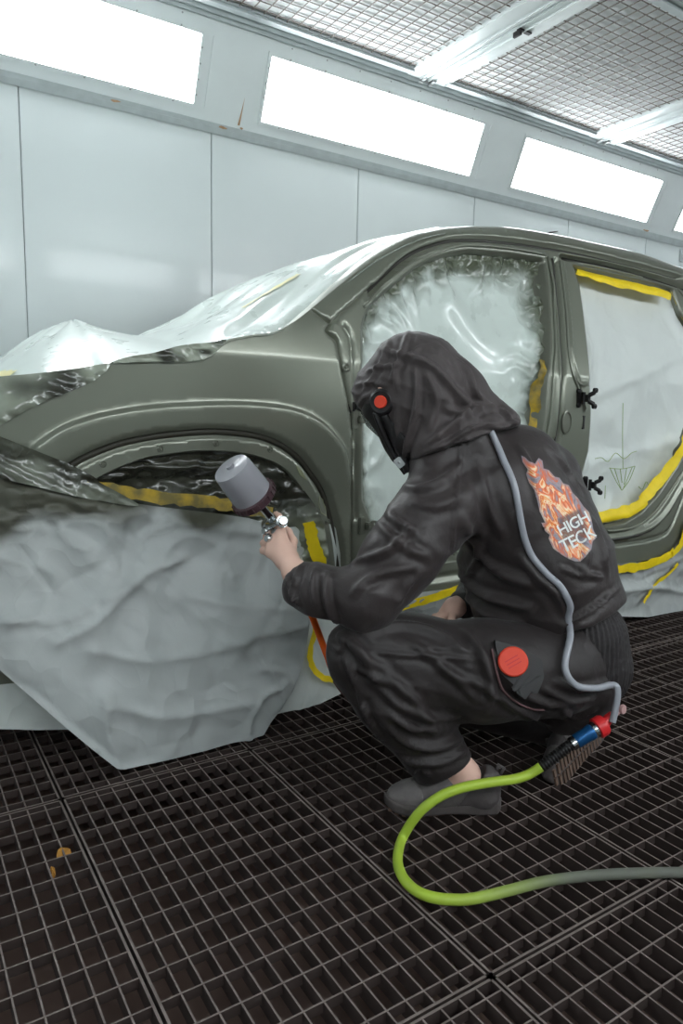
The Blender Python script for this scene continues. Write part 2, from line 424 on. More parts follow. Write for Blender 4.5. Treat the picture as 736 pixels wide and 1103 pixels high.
# ceiling
ZC = 3.2
yt = slope(0, S_TOP)[1]; zt = slope(0, S_TOP)[2]
yn = YF+(WY-yt)
c = MB(); c.box((X0, YF, ZC+.32), (X1, WY, ZC+.38)); struct(c.obj('ceiling', FILTER))
cb = MB()                                               # rails along the walls
for y0, y1 in ((4.085, 4.20), (yn-.09, yn+.03)):
    cb.box((X0, y0, ZC+.035), (X1, y1, ZC+.06)); cb.box((X0, y1-.01 if y0 > 0 else y0, ZC+.0), (X1, y1 if y0 > 0 else y0+.01, ZC+.32))
cb.box((X0, 4.10, zt), (X1, yt+.0, ZC+.05)) if yt > 4.1 else None
struct(cb.obj('ceiling', FRAMEW))
fl = MB(); fl.box((X0, YF, ZC+.026), (X1, WY, ZC+.034)); struct(fl.obj('ceiling', FILTER))
def grille(xa, xb, ya, yb, label):
    r = empty('ceiling_grille', ((xa+xb)/2, (ya+yb)/2, ZC), label, 'ceiling grille', 'wire ceiling grilles')
    w = .155; m = MB()
    def rail(lo, hi):
        m.bbox(lo, hi, .006)
    rail((xa, ya, ZC), (xa+w, yb, ZC+.04)); rail((xb-w, ya, ZC), (xb, yb, ZC+.04))
    cr = MB(); cr.bbox((xa+w-.03, ya+.03, ZC-.006), (xb-w+.03, ya+.10, ZC+.03), .012); cr.obj('cross_rail', STRIP, r, smooth=True, autos=40); cr = MB(); cr.bbox((xa+w-.03, yb-.115, ZC-.006), (xb-w+.03, yb-.045, ZC+.03), .012); rail((xa+w, ya, ZC+.006), (xb-w, ya+.04, ZC+.036)); rail((xa+w, yb-.05, ZC+.006), (xb-w, yb, ZC+.036))
    cr.obj('cross_rail', STRIP, r, smooth=True, autos=40)
    for x in (xa+.035, xb-.05): rail((x, ya+.01, ZC-.012), (x+.015, yb-.01, ZC+.002))
    m.obj('frame', FRAMEW, r, smooth=True, autos=35)
    q = MB(); y = ya+.10+.03
    while y < yb-.11:
        q.box((xa+w-.02, y-.0022, ZC+.016), (xb-w+.02, y+.0022, ZC+.0205)); y += .0745
    x = xa+w+.04
    while x < xb-w-.01:
        q.box((x-.0022, ya+.08, ZC+.0115), (x+.0022, yb-.08, ZC+.016)); x += .0745
    q.obj('wire_mesh', WIRE, r)
    h = MB()
    for x in (xa+.03, xb-.03):
        for y in (yb-.03, ya+.03):
            h = MB(); h.lathe([(.016, -.020), (.016, -.002), (.008, .0)], frame_z((x, y, ZC), (0, 0, 1)), 14)
            h.bbox((x-.014, y-.05, ZC-.014), (x+.014, y+.0, ZC), .002)
            h.obj('hinge_bolt', STEEL, r, smooth=True, autos=40)
    l = MB(); l.bbox((xa-.018+.03, yb-.86, ZC-.03), (xa+.03, yb-.80, ZC), .003); l.bbox((xa+.0, yb-.87, ZC-.01), (xa+.10, yb-.84, ZC+.0), .003)
    l.obj('latch', DARK if 3.0 < xa < 3.5 else STEEL, r)
GP = 1.826; gx0 = 3.215
ylab = {0: ('from the wall with the lit windows', 4.075), 1: ('toward the middle of the booth', 2.53)}
names = {-3: 'far left', -2: 'left', -1: 'left of the beam with dark latch', 0: 'right of the beam with dark latch', 1: 'at right edge of picture', 2: 'far right'}
for i in range(-2, 3):
    for j, (ya_, yb2) in enumerate(((2.54, 4.075), (.98, 2.53), (-.58, .97), (-2.12, -.59))):
        xa_ = gx0+GP*i
        if xa_ < X0 or xa_+GP > X1+.1: continue
        where = ('ceiling grille beside the lit wall, ', 'ceiling grille in the second row, ', 'white wire grille over the middle of the booth, ', 'white wire grille in the ceiling behind the camera, ')[j]
        if j >= 2 : continue
        grille(xa_+.009, xa_+GP-.009, ya_, yb2, where+names[i])
# plain ceiling over the near half of the booth
cp = MB(); cp.box((X0, YF, ZC), (X1, .975, ZC+.03)); cp.box((X0, .975, ZC), (gx0-GP*2, 4.075, ZC+.03))
struct(cp.obj('ceiling', FRAMEW))
# little scuff and socket on the back wall
b = MB(); p = onY(583, 254, WY-.001); q = onY(601, 249, WY-.001)
b.tube([p, (p+q)/2+np.array([0, -.006, .006]), q], [.004, .008, .004], 8); tag(b.obj('strap', DARK, smooth=True), 'short dark strap stuck to the white wall above the car roof', 'strap')
b = MB(); p = onY(734, 275, WY); b.bbox((p[0]-.03, WY-.012, p[2]-.06), (p[0]+.09, WY-.0005, p[2]+.06), .004); b.bbox((p[0]-.01, WY-.016, p[2]-.03), (p[0]+.05, WY-.012, p[2]+.03), .003)
tag(b.obj('wall_socket', STRIP), 'small grey box on the white wall at the right edge', 'wall box')

# ------------------------------------------------------------------ car
def gY(X, Z):
    """near side of the car body: slab side, tumblehome above the belt, tuck-in at sill and nose"""
    Y = 2.0+0*X
    Y = Y+.34*np.clip(Z-1.16, 0, 9)**1.15
    Y = Y+.30*np.clip(.62-X, 0, 9)**2
    Y = Y+.25*np.clip(.50-Z, 0, 9)**2
    return Y
def xz(P, fn=gY):
    out = []
    for p in P:
        q = onS(p[0], p[1], fn); out.append((q[0], q[2]))
    return out
def sx(P, fn=gY, n=6, closed=False): return [(a[0], a[1]) for a in catmull(xz(P, fn), n, closed)]
top_px = [(0, 449), (30, 430), (60, 418), (98, 405), (119, 391), (150, 389), (205, 388), (224, 384), (243, 367), (270, 361), (300, 356), (338, 332), (380, 298), (415, 274), (451, 257), (480, 250), (500, 247), (530, 246), (567, 248), (620, 257), (638, 261), (696, 274), (736, 288)]
topl = sx(top_px)
l = topl[-1]; topl += [(l[0]+.3, l[1]-.02), (l[0]+.65, l[1]-.06)]
f0 = topl[0]
nose = [(f0[0]-.10, f0[1]-.03), (f0[0]-.22, f0[1]-.10), (f0[0]-.30, f0[1]-.22), (f0[0]-.32, .62), (f0[0]-.30, .35), (f0[0]-.2, .24)]
RX = topl[-1][0]
outline = topl+[(RX, .30)]+[(3.2, .335), (2.4, .335), (1.75, .33), (1.42, .31)]
arch_o = sx([(82, 560), (88, 530), (111, 512), (152, 494.5), (187, 488), (222, 485), (268, 488.5), (305, 502), (328, 528), (342, 560), (349, 595)])
ax1 = arch_o[-1]; 
arch_poly = [(arch_o[0][0]-.01, .235)]+arch_o+[(ax1[0]+.012, .42), (ax1[0]+.015, .235)]
# arch opening cut through the lower border
outline = topl+[(RX, .30), (3.2, .325), (2.4, .325), (1.75, .32), (ax1[0]+.09, .30), (ax1[0]+.015, .30)]+[(ax1[0]+.012, .42)]+arch_o[::-1]+[(arch_o[0][0]-.01, .24)]+nose[::-1]
door_top = [(388, 352), (392, 337), (400, 324), (420, 307), (445, 287), (462, 278), (481, 272), (505, 268), (549, 272), (583, 277), (588, 281), (592, 310), (594, 340), (595, 375), (592.5, 400), (588, 440), (582, 480), (575, 520)]
dt = xz(door_top)
front_open = dt+[(2.18, .75), (2.17, .60), (2.12, .50), (2.0, .445), (1.7, .435), (1.52, .45), (1.45, .52), (1.41, .62)]+xz([(389, 540), (388, 500), (387, 440), (386, 400)])
front_open = [tuple(p) for p in front_open]
rt = xz([(616, 284), (640, 290), (680, 299), (715, 307), (726, 311), (736, 338)])
rend = rt[-1]
rear_low = xz([(736, 493), (731, 502), (711, 533), (692, 553.6), (674, 565), (649, 569)])
bp_r = xz([(626, 511), (632, 486), (633, 442), (633, 412), (628.6, 341.5), (624, 308)])
rear_open = rt+[(rend[0]+.12, rend[1]-.16), (rend[0]+.16, rend[1]-.30), (rend[0]+.12, rend[1]-.48), (rear_low[0][0]+.10, rear_low[0][1]+.14)]+rear_low+[(2.42, .47), (2.36, .52), (2.36, .65)]+bp_r
# relief lines: (polyline, half width, depth)  + = into the car
groove = sx([(78, 502), (96, 492), (129, 479), (165, 471), (199, 467), (232, 465), (262, 467), (285, 471), (305, 479), (323, 492), (337, 509), (349, 527), (356, 546), (363, 575), (367, 606), (368, 640)])
flare = sx([(35, 480), (65, 460), (95, 449), (125, 442), (160, 437), (200, 434), (260, 433), (310, 438), (340, 450), (360, 468), (372, 487), (377, 510)])
lines = [
    (groove, .017, .030),
    (sx([(400, 316), (430, 286), (450, 272), (469, 264), (499, 257.5), (549.5, 260), (620, 271), (680, 285), (736, 300)]), .015, .040),
    (sx([(394, 326), (445, 281), (481, 267), (505, 263.5), (549, 267), (586, 273)]), .008, -.008),
    (sx([(606, 277), (671, 290), (728, 307), (738, 312)]), .014, .036),
    (sx([(604, 272.5), (671, 286), (736, 304)]), .006, -.008),
    (sx([(340, 334), (349, 343), (356, 349), (352, 357), (363, 367), (366, 382), (368, 398), (373, 428), (377, 452), (379, 480), (380, 540), (380, 600), (380, 660)]), .0065, .018),
    (sx([(356, 349), (372, 334), (390, 318), (402, 306)]), .005, .012),
    # B pillar flutes
    (sx([(599, 282), (604, 330), (607, 375), (605, 420), (600, 470), (595, 520)]), .011, .032),
    (sx([(592, 281), (598, 330), (601, 375), (599, 420), (594, 470)]), .007, -.012),
    (sx([(606, 283), (613, 340), (616, 380), (622, 410), (627, 440)]), .008, -.012),
    (sx([(613, 375), (617, 400), (622, 414), (631, 413)]), .005, -.008),
    # sill ledges
    (sx([(655, 580), (675, 577), (700, 568), (718, 551), (736, 520)]), .012, -.014),
    (sx([(655, 588), (700, 581), (720, 572), (733, 545), (742, 520)]), .009, .018),
    (sx([(655, 574), (680, 570), (702, 557), (720, 535), (736, 508)]), .007, .012),
    ([(1.45, .385), (2.3, .385), (2.6, .40)], .016, .014),
    (sx([(372, 352), (378, 365), (379, 400), (381, 440), (383, 500), (384, 560)]), .010, .012),
]
fl_poly = flare+[(flare[-1][0]+.01, .5), (1.34, .3), (.4, .3), (flare[0][0]-.0, flare[0][1]-.1)]
gr_poly = groove+[(1.36, .3), (.5, .3)]
topnp = np.array(topl)
def relief(X, Z):
    Y = gY(X, Z)
    d = dist_poly(X, Z, topnp); Y = Y+.022*np.clip(1-d/.05, 0, 1)**2*sm((X-1.1)/.15)      # rounded shoulder / rail
    for P, w, dp in lines:
        d = dist_poly(X, Z, P); Y = Y+dp*np.clip((1-(d/w)**2)*(1.0 if w < .012 else 2.0), 0, 1)
    s = dist_poly(X, Z, flare); ins = inside(X, Z, np.array(fl_poly))
    sd = np.where(ins, s, -s); Y = Y-.012*sm((sd+.004)/.016)*np.where(ins, 1-.8*sm(sd/.14), 1)
    s = dist_poly(X, Z, groove); ins = inside(X, Z, np.array(gr_poly)); Y = Y+np.where(ins, .012*sm(s/.012), 0)
    # soft character line rising over the front door hinge area and a slight crown in the fender
    Y = Y-.014*np.exp(-((Z-1.0)/.16)**2)*sm((X-1.0)/.3)
    return Y
lp = []
for P, w, dp in lines:
    A = np.array(P); lp.append(P)
    T = np.gradient(A, axis=0); T /= (np.linalg.norm(T, axis=1)[:, None]+1e-9); Nn = np.stack([-T[:, 1], T[:, 0]], 1)
    for k in (-1, -.5, .5, 1): lp.append([tuple(q) for q in A+Nn*w*k])
for k in (-.004, 0, .004, .008, .012):
    A = np.array(flare); T = np.gradient(A, axis=0); T /= np.linalg.norm(T, axis=1)[:, None]; Nn = np.stack([T[:, 1], -T[:, 0]], 1); lp.append([tuple(q) for q in A+Nn*k])
def clip_lines(L):
    out = []
    O = np.array(outline)
    for P in L:
        A = np.array(P); k = inside(A[:, 0], A[:, 1], O)
        for h in (front_open, rear_open):
            k &= ~inside(A[:, 0], A[:, 1], np.array(h)); k &= dist_poly(A[:, 0], A[:, 1], h, True) > .004
        k &= dist_poly(A[:, 0], A[:, 1], O, True) > .004
        seg = []
        for a, b in zip(P, k):
            if b: seg.append(tuple(a))
            else:
                if len(seg) > 1: out.append(seg)
                seg = []
        if len(seg) > 1: out.append(seg)
    return out
CARC = 2.93
car = empty('car', (1.9, CARC, 0), 'olive green car body with doors removed, masked with film and paper for spraying', 'car')
shell = patch('body_side', outline, relief, .011, PAINT, car, [front_open, rear_open], clip_lines(lp))
far = shell.copy(); far.data = shell.data.copy(); COL.objects.link(far); far.parent = car
for v in far.data.vertices: v.co.y = 2*CARC-v.co.y
far.data.flip_normals()
# jambs: the openings' edges run inward
def jamb(name, P, depth, m, inset=.0, steps=((0, 0), (.006, .012), (.035, .016), (.05, .035), (.09, .05)), closed=True):
    A = np.array([tuple(p) for p in P]); 
    pts = []
    for i in range(len(A) if closed else len(A)-1):
        a, b = A[i], A[(i+1) % len(A)]; n = max(1, int(np.linalg.norm(b-a)/.02))
        for k in range(n): pts.append(a+(b-a)*k/n)
    if not closed: pts.append(A[-1])
    A = np.array(pts); Y = relief(A[:, 0], A[:, 1]); area = 0
    T = np.roll(A, -1, 0)-np.roll(A, 1, 0)
    if not closed: T[0] = A[1]-A[0]; T[-1] = A[-1]-A[-2]
    T /= np.linalg.norm(T, axis=1)[:, None]+1e-9; Nn = np.stack([-T[:, 1], T[:, 0]], 1)
    c = A.mean(0)
    if ((c-A)*Nn).sum() < 0: Nn = -Nn
    V = []; Fc = []; n = len(A)
    for dy, ins in steps:
        B = A+Nn*ins*(1 if inset >= 0 else -1)
        V += [(B[i, 0], Y[i]+dy, B[i, 1]) for i in range(n)]
    for s in range(len(steps)-1):
        for i in range(n if closed else n-1):
            j = (i+1) % n; Fc.append((s*n+i, s*n+j, (s+1)*n+j, (s+1)*n+i))
    return mesh_obj(name, V, Fc, m, car)
jamb('door_jamb', front_open, .1, PAINTD); jamb('door_jamb', rear_open, .1, PAINTD)
jamb('wheel_arch_lip', [(arch_o[0][0]-.01, .24)]+arch_o+[(ax1[0]+.012, .42), (ax1[0]+.015, .30)], .1, PAINTD, steps=((0, 0), (.004, .004), (.05, .006), (.12, .01)), closed=False)
# front end closes the body between the two sides
fe = [f0]+nose; ny_ = 15; V = []; Fc = []
for j in range(ny_):
    t_ = j/(ny_-1)
    for i, (x, z) in enumerate(fe):
        y0 = float(gY(np.array([x]), np.array([z]))[0]); k_ = max(0, 1-i/3)
        V.append((x-.16*math.sin(PI*t_)**.7*(1-k_), y0+(2*CARC-2*y0)*t_, z+.18*k_*math.sin(PI*t_)**.8))
nf = len(fe)
for j in range(ny_-1):
    for i in range(nf-1): Fc.append((j*nf+i, j*nf+i+1, (j+1)*nf+i+1, (j+1)*nf+i))
mesh_obj('front_end', V, Fc, PAINT, car)
# rear closing panel, outside the picture
re_ = [(RX, topl[-1][1]), (RX+.10, 1.2), (RX+.12, .7), (RX+.02, .30)]; V = []; Fc = []
for j in range(9):
    for x, z in re_:
        y0 = float(gY(np.array([RX]), np.array([z]))[0]); V.append((x if z < 1.6 else RX, y0+(2*CARC-2*y0)*j/8, z))
for j in range(8):
    for i in range(3): Fc.append((j*4+i, j*4+i+1, j*4+i+5, j*4+i+4))
mesh_obj('rear_panel', V, Fc, PAINT, car)
# roof: rounded from the rail over to the far side
ti = [i for i, p in enumerate(topl) if p[0] > 1.02]
tp = np.array([topl[i] for i in ti]); ty = relief(tp[:, 0], tp[:, 1]); V = []; Fc = []; n = len(tp)
prof = [(0, 0), (.012, .010), (.03, .018), (.06, .024), (.2, .04), (.5, .06)]
allp = prof+[(2*(CARC-2.13)-a, b) for a, b in prof[::-1]]
for a, b in allp: 
    V += [(tp[i, 0], ty[i]+a if a < .8 else 2*CARC-ty[i]-(2*(CARC-2.13)-a), tp[i, 1]+b*(1 if tp[i, 0] > 1.75 else max(0, (tp[i, 0]-1.02)/.73))) for i in range(n)]
for s in range(len(allp)-1):
    for i in range(n-1): Fc.append((s*n+i, s*n+i+1, (s+1)*n+i+1, (s+1)*n+i))
kroof = [f for f in Fc if (f[0] < n*3) or (f[0] >= n*8) or tp[f[0] % n, 0] > 1.9]
mesh_obj('roof', V, kroof, PAINT, car)
sl_ = MB(); sl_.tube([(p[0], float(relief(np.array([p[0]]), np.array([p[1]]))[0])-.001, p[1]) for p in groove], .0095, 8); sl_.obj('arch_bead', mat('dark groove bead', (58, 56, 48), .6), car, smooth=True)  # dark bead laid along the wheel arch groove
def bead(P, r, m, name, off=0.0, off2=None):
    C = [(p[0], float(relief(np.array([p[0]]), np.array([p[1]]))[0])+off, p[1]) for p in P]
    b = MB(); b.tube(C, r, 8); return b.obj(name, m, car, smooth=True)
SHADE_BEAD = mat('dark shade bead', (52, 51, 46), .5)  # dark beads standing in for dark reflections along the olive painted grooves
bead(sx([(400, 316), (430, 286), (450, 272), (469, 264), (499, 257.5), (549.5, 260), (620, 271), (680, 285), (736, 300)]), .010, SHADE_BEAD, 'roof_channel_shade', .006)
bead(sx([(392, 331), (420, 302), (445, 283), (481, 268.5), (505, 264.5), (549, 268), (588, 274.5)]), .0055, PAINT, 'door_flange', -.002)
bead(sx([(590, 277), (595, 310), (597, 340), (598, 375), (595.5, 400), (591, 440), (585, 480), (578, 520)]), .0055, PAINT, 'door_flange', -.002)
bead(sx([(595, 279), (600, 330), (603, 375), (601, 420), (596, 470), (590, 510)]), .0075, SHADE_BEAD, 'pillar_shade', .003)
bead(sx([(603, 281), (609, 330), (612, 375), (616, 402), (621, 418), (623, 436)]), .0055, PAINT, 'pillar_rib', -.002)
bead(sx([(612, 277), (671.5, 289), (728, 306), (740, 312)]), .009, SHADE_BEAD, 'roof_channel_shade', .004)
bead(sx([(613, 281), (671.5, 294), (726, 308.5), (741, 330)]), .005, PAINT, 'door_flange', -.002)
bead(sx([(655, 572), (680, 568.5), (699, 557), (716, 537), (736, 506)]), .006, PAINT, 'door_flange', -.002)
bead(sx([(655, 581), (680, 577), (704, 569), (724, 545), (740, 515)]), .008, SHADE_BEAD, 'sill_shade', .004)
# arch flange fasteners
for (px, py) in ((111, 500), (173, 483.5), (233, 477.5), (291, 484), (353, 562)):
    q = onS(px, py, relief); m = MB(); A = frame_z(q, (0, -1, 0))
    m.lathe([(.0105, 0), (.0105, .001), (.008, .0025), (.006, .0005), (.0045, .0005), (.0035, .004)], A, 16); m.obj('flange_screw', PAINTD, car, smooth=True, autos=40)
for P in ([(318, 500), (326, 508), (331, 518), (323, 512)], [(344, 534), (350, 540), (352, 556), (346, 553), (343, 543)]):
    Q = [onS(a, b, relief)-np.array([0, .0015, 0]) for a, b in P]; m = MB(); nq = len(Q)
    m.add(Q+[q+np.array([0, .006, 0]) for q in Q], [tuple(range(nq))]+[(i, i+nq, (i+1) % nq+nq, (i+1) % nq) for i in range(nq)]); m.obj('flange_slot_cover', mat('pale plug', (134, 138, 108), .4), car)
# door hinges (front: two on the hinge post behind the fender; rear: two on the centre pillar)
def hinge(px, py, s, m, name='door_hinge'):
    q = Vector(onS(px, py, relief)); h = MB()
    A = Matrix.Translation(q)
    h.bbox((-.018*s, -.010, -.045*s), (.006*s, .004, .045*s), .003, A)
    for z in (-.033*s, .033*s):
        h.lathe([(.013*s, -.012), (.013*s, .0), (.009*s, .003)], A@Matrix.Translation((-.008*s, -.008, z))@Matrix.Rotation(PI/2, 4, 'X'), 14)
    h.tube([A@Vector((.008*s, -.018, -.03*s)), A@Vector((.008*s, -.018, .03*s))], .009*s, 12)
    h.bbox((.006*s, -.040, -.018*s), (.030*s, -.012, .018*s), .003, A)
    for z in (-.032*s, .032*s):
        h.tube([A@Vector((.020*s, -.035, z*.45)), A@Vector((.032*s, -.05, z*.8)), A@Vector((.040*s, -.052, z*1.2))], [.011*s, .011*s, .010*s], 12)
        h.lathe([(.0085*s, 0), (.0125*s, .0), (.0125*s, .012), (.006*s, .012), (.006*s, .004)], A@Matrix.Translation((.040*s, -.046, z*1.2))@Matrix.Rotation(PI/2, 4, 'X'), 14, cap=False)
    o = h.obj(name, m, car, smooth=True, autos=40); return o
hinge(624, 429, .85, BLACKM); hinge(631, 522, .8, BLACKM); hinge(377, 438, .5, BLACKM)
def hinge2(px, py):
    q = Vector(onS(px, py, relief)); h = MB(); A = Matrix.Translation(q)
    h.bbox((-.02, -.012, -.03), (.005, .003, .03), .003, A); h.bbox((.0, -.03, -.012), (.03, -.004, .012), .004, A)
    h.lathe([(.007, 0), (.015, 0), (.015, .008), (.007, .008)], A@Matrix.Translation((.030, -.02, .004))@Matrix.Rotation(PI/2, 4, 'X'), 16, cap=False)
    h.obj('door_hinge', PAINTD, car, smooth=True, autos=40)
hinge2(383, 452); hinge2(391, 566)
# pillar fittings: grommet oval, striker plate slot
m = MB(); q = Vector(onS(610, 455, relief)); A = Matrix.Translation(q+Vector((0, -.001, 0)))@Matrix.Rotation(PI/2, 4, 'X')@Matrix.Diagonal((.75, 1.25, 1, 1))
m.lathe([(.040, -.002), (.040, .004), (.034, .006), (.030, .001), (.012, .001)], A, 28); m.obj('pillar_plug', PAINTD, car, smooth=True, autos=40)
m = MB(); q = Vector(onS(629, 455, relief)); A = Matrix.Translation(q); m.bbox((-.006, -.004, -.028), (.003, .002, .028), .001, A); m.bbox((-.010, -.004, .022), (-.004, .002, .028), .001, A); m.bbox((-.010, -.004, -.028), (-.004, .002, -.022), .001, A)
m.obj('striker_slot', DARK, car)
m = MB(); q = Vector(onS(373, 396, relief)); A = Matrix.Translation(q)@Matrix.Rotation(PI/2, 4, 'X'); m.lathe([(.016, 0), (.016, .002), (.011, .004), (.007, .001), (.004, .001), (.003, .005)], A, 18); m.obj('hinge_post_bolt', PAINTD, car, smooth=True, autos=40)
# wheels stand behind the paper
def wheel(x, y):
    tyre = MB(); A = frame_z((x, y, .345), (0, 1, 0))
    tyre.lathe([(.21, -.10), (.31, -.105), (.335, -.09), (.345, -.06), (.345, .06), (.335, .09), (.31, .105), (.21, .10)], A, 48, cap=False)
    o = tyre.obj('wheel', RUB, car, smooth=True, autos=50)
    h = MB(); h.lathe([(.215, -.085), (.19, -.07), (.06, -.05), (.05, -.075), (.0, -.075)], A, 32, cap=False)
    h.lathe([(.215, .085), (.19, .02), (.0, .02)], A, 32, cap=False); h.obj('rim', STEEL, o, smooth=True, autos=40)
for x in (.925,): wheel(x, 2.20); wheel(x, 2*CARC-2.20)
wheel(3.72, 2.20); wheel(3.72, 2*CARC-2.20)
# floor pan so the body is closed underneath
m = MB(); m.bbox((.0, 2.36, .26), (RX, 2*CARC-2.36, .34), .02); m.obj('floor_pan', PAINTD, car)

# ------------------------------------------------------------------ masking film over bonnet and windscreen
def film_top():
    near = [(-14, 462), (0, 452), (30, 433), (60, 421), (98, 408), (119, 393), (150, 391.5), (205, 390.5), (224, 386), (244, 369.5), (270, 363), (300, 358), (338, 334), (380, 300), (415, 276), (451, 259), (480, 251.5)]
    sil = [(-14, 398), (0, 391), (30, 372), (52, 357), (74, 349.5), (88, 352), (110, 358), (140, 364), (160, 361), (200, 350), (228, 338), (262, 318), (300, 297), (340, 281), (380, 268), (420, 259), (462, 251)]
    nx = 150
    Np = np.array([onS(a, b, relief) for a, b in near]); Np[:, 1] -= .004
    Sp = np.array([onY(a, b, yy) for (a, b), yy in zip(sil, np.interp([s[0] for s in sil], [-14, 74, 160, 300, 462], [2.75, 2.75, 2.85, 2.75, 2.5]))])
    def rs(P):
        s = np.r_[0, np.cumsum(np.linalg.norm(np.diff(P, axis=0), axis=1))]; s /= s[-1]
        u = np.linspace(0, 1, nx); return np.stack([np.interp(u, s, P[:, i]) for i in range(3)], 1)
    # pair the curves by their picture order (cross lines run straight across the car)
    pn = np.interp(np.linspace(0, 1, nx), np.linspace(0, 1, len(near)), np.arange(len(near)))
    def ev(P, u): C = np.array(catmull(P, 12)); return np.stack([np.interp(u*12, np.arange(len(C)), C[:, i]) for i in range(3)], 1)
    N_ = ev(Np, pn); S_ = ev(Sp, pn)
    Fr = N_.copy(); Fr[:, 1] = 2*CARC-N_[:, 1]; Fr[:, 0] = N_[:, 0]; Fr[:, 2] = N_[:, 2]
    ny = 60; V = []; spray = []
    for j in range(ny):
        v = j/(ny-1)
        if v < .5:
            w = v/.5; e = 1-(1-w)**1.7; P = N_*(1-w)+S_*w; P[:, 2] = N_[:, 2]*(1-e)+S_[:, 2]*e
        else:
            w = (v-.5)/.5; P = S_*(1-w)+Fr*w; P[:, 2] = S_[:, 2]*(1-w**1.8)+Fr[:, 2]*w**1.8
        V.append(P); spray.append(np.full(nx, min(v*2, (1-v)*2)))
    V = np.concatenate(V); sp = np.concatenate(spray)
    u = np.tile(np.linspace(0, 1, nx), ny); vv = np.repeat(np.linspace(0, 1, ny), nx)
    amp = sm(sp/.12)
    # pulled wrinkles fan from the tent peak, long lazy folds run up the windscreen
    ang = np.arctan2(vv-.5, (u-.26)*1.4+1e-6); rad = np.hypot(vv-.5, (u-.26)*1.4)
    wr1 = np.abs(np.sin(ang*7+vnoise(u*5, vv*5)*2))**1.5*.013*np.exp(-(rad/.22)**2)
    wr2 = (vnoise(u*3+vv*5, vv*17-u*15)-.5)*.022*sm((u-.40)/.2)+(vnoise(u*14, vv*9, 3)-.5)*.006+np.abs(np.sin(34*(vv*.9-u*.55)+2.5*vnoise(u*5, vv*5, 1)))**4*.004*sm((u-.5)/.2)
    wr3 = crumple(u*2.2, vv*1.8, .12, 5, 26)*.22
    V[:, 2] += (wr1+wr2+wr3*.08)*amp
    V[:, 1] -= wr2*.4*amp
    near_e = np.exp(-sp/.03)*.75*(sm((u-.02)/.05))
    Fc = [(j*nx+i, j*nx+i+1, (j+1)*nx+i+1, (j+1)*nx+i) for j in range(ny-1) for i in range(nx-1)]
    o = mesh_obj('masking_film', V, Fc, FILMW, attr={'spray': near_e})
    return tag(o, 'pale crinkled plastic film covering the bonnet and windscreen', 'masking film')
film1 = film_top(); film1.name = 'masking_film'
# oversprayed strips of film along the bonnet edge and over the headlamp
def fY(off): return lambda X, Z: gY(X, Z)+off
def relY(off): return lambda X, Z: relief(X, Z)+off
hl = sx([(-14, 462), (0, 450), (30, 427), (60, 416), (90, 407), (119, 393)], n=4)+sx([(119, 391), (113, 402), (98, 413), (60, 428), (30, 441), (0, 458), (-14, 470)], n=4)[1:]
headfilm_px = [(-10, 408), (0, 405.5), (40, 402), (80, 397), (108, 392.5), (119, 392), (112, 402), (98, 412), (72, 423), (45, 434), (20, 447), (0, 459), (-10, 466)]
def yHead(X, Z): return gY(X, Z)-.008+.55*np.clip(Z-np.interp(X, np.array(topl)[:, 0], np.array(topl)[:, 1]), 0, 9)
o = patch('masking_film', sx(headfilm_px, yHead, 5, True), lambda X, Z: yHead(X, Z)-(vnoise(X*40, Z*40)-.5)*.012-(vnoise(X*20+Z*60, Z*20)-.5)*.012, .007, FILMD, attr={'spray': lambda X, Z: np.clip(vnoise(X*12, Z*22, 5)*1.4-.15, 0, 1)})
tag(o, 'brownish see-through film over the headlamp at the left edge', 'masking film')
strip_px = [(119, 391), (140, 384), (165, 380), (195, 372), (225, 369), (243, 366), (236, 375), (224, 385), (205, 389), (160, 389.5)]
o = patch('masking_film', sx(strip_px, yHead, 5, True), lambda X, Z: yHead(X, Z)-.006-(vnoise(X*50+Z*30, Z*70)-.5)*.02, .006, FILMD, attr={'spray': lambda X, Z: np.clip(vnoise(X*26, Z*50, 9)*2-.5, 0, 1)})
tag(o, 'narrow glossy dark film strip along the bonnet edge above the fender', 'masking film')
# film stretched across the front door opening
fo = np.array(front_open)
def yDoor(X, Z):
    d = dist_poly(X, Z, fo, True)
    return gY(X, Z)+.030+.035*sm(d/.10)
def dDoor(X, Z):
    d = dist_poly(X, Z, fo, True); c = fo.mean(0); a = np.arctan2(Z-1.12, (X-1.75))
    rad = (np.abs(np.sin(a*13+vnoise(X*7, Z*7)*6))-.5)*.014*np.exp(-((d-.09)/.07)**2)
    fold = (vnoise(X*5-Z*5, Z*1.5+X*1.5, 6)-.5)*.035*sm(d/.05)
    br = (vnoise(X*34, Z*34)-.5)*.030*np.exp(-d/.06)
    sw = np.abs(np.sin(11*(X*.62+Z*.95)+3*vnoise(X*3, Z*3)))**3*.02*np.exp(-(((X-1.95)/.22)**2+((Z-1.38)/.2)**2))
    return np.stack([0*X, rad+fold+br-sw, 0*X], 1)
def aDoor(X, Z):
    d = dist_poly(X, Z, fo, True); n = vnoise(X*16, Z*16, 4)*.09+vnoise(X*40, Z*40, 4)*.03
    side = np.where((X < 1.55) | (X > 2.05), .55, 1.0)
    tr_ = np.exp(-(((X-2.15)/.28)**2+((Z-1.62)/.22)**2))
    return sm(1.15-(d*1.0)/(.035+n*1.3*side+.10*tr_))
infl = MB()
o = patch('masking_film', [tuple(p) for p in fo+0], yDoor, .0095, FILMW, disp=dDoor, attr={'spray': aDoor}); tag(o, 'crinkled film stretched across the front door opening behind the painter', 'masking film')
ro_ = np.array(rear_open)
def yRear(X, Z): return gY(X, Z)+.028+.03*sm(dist_poly(X, Z, ro_, True)/.10)
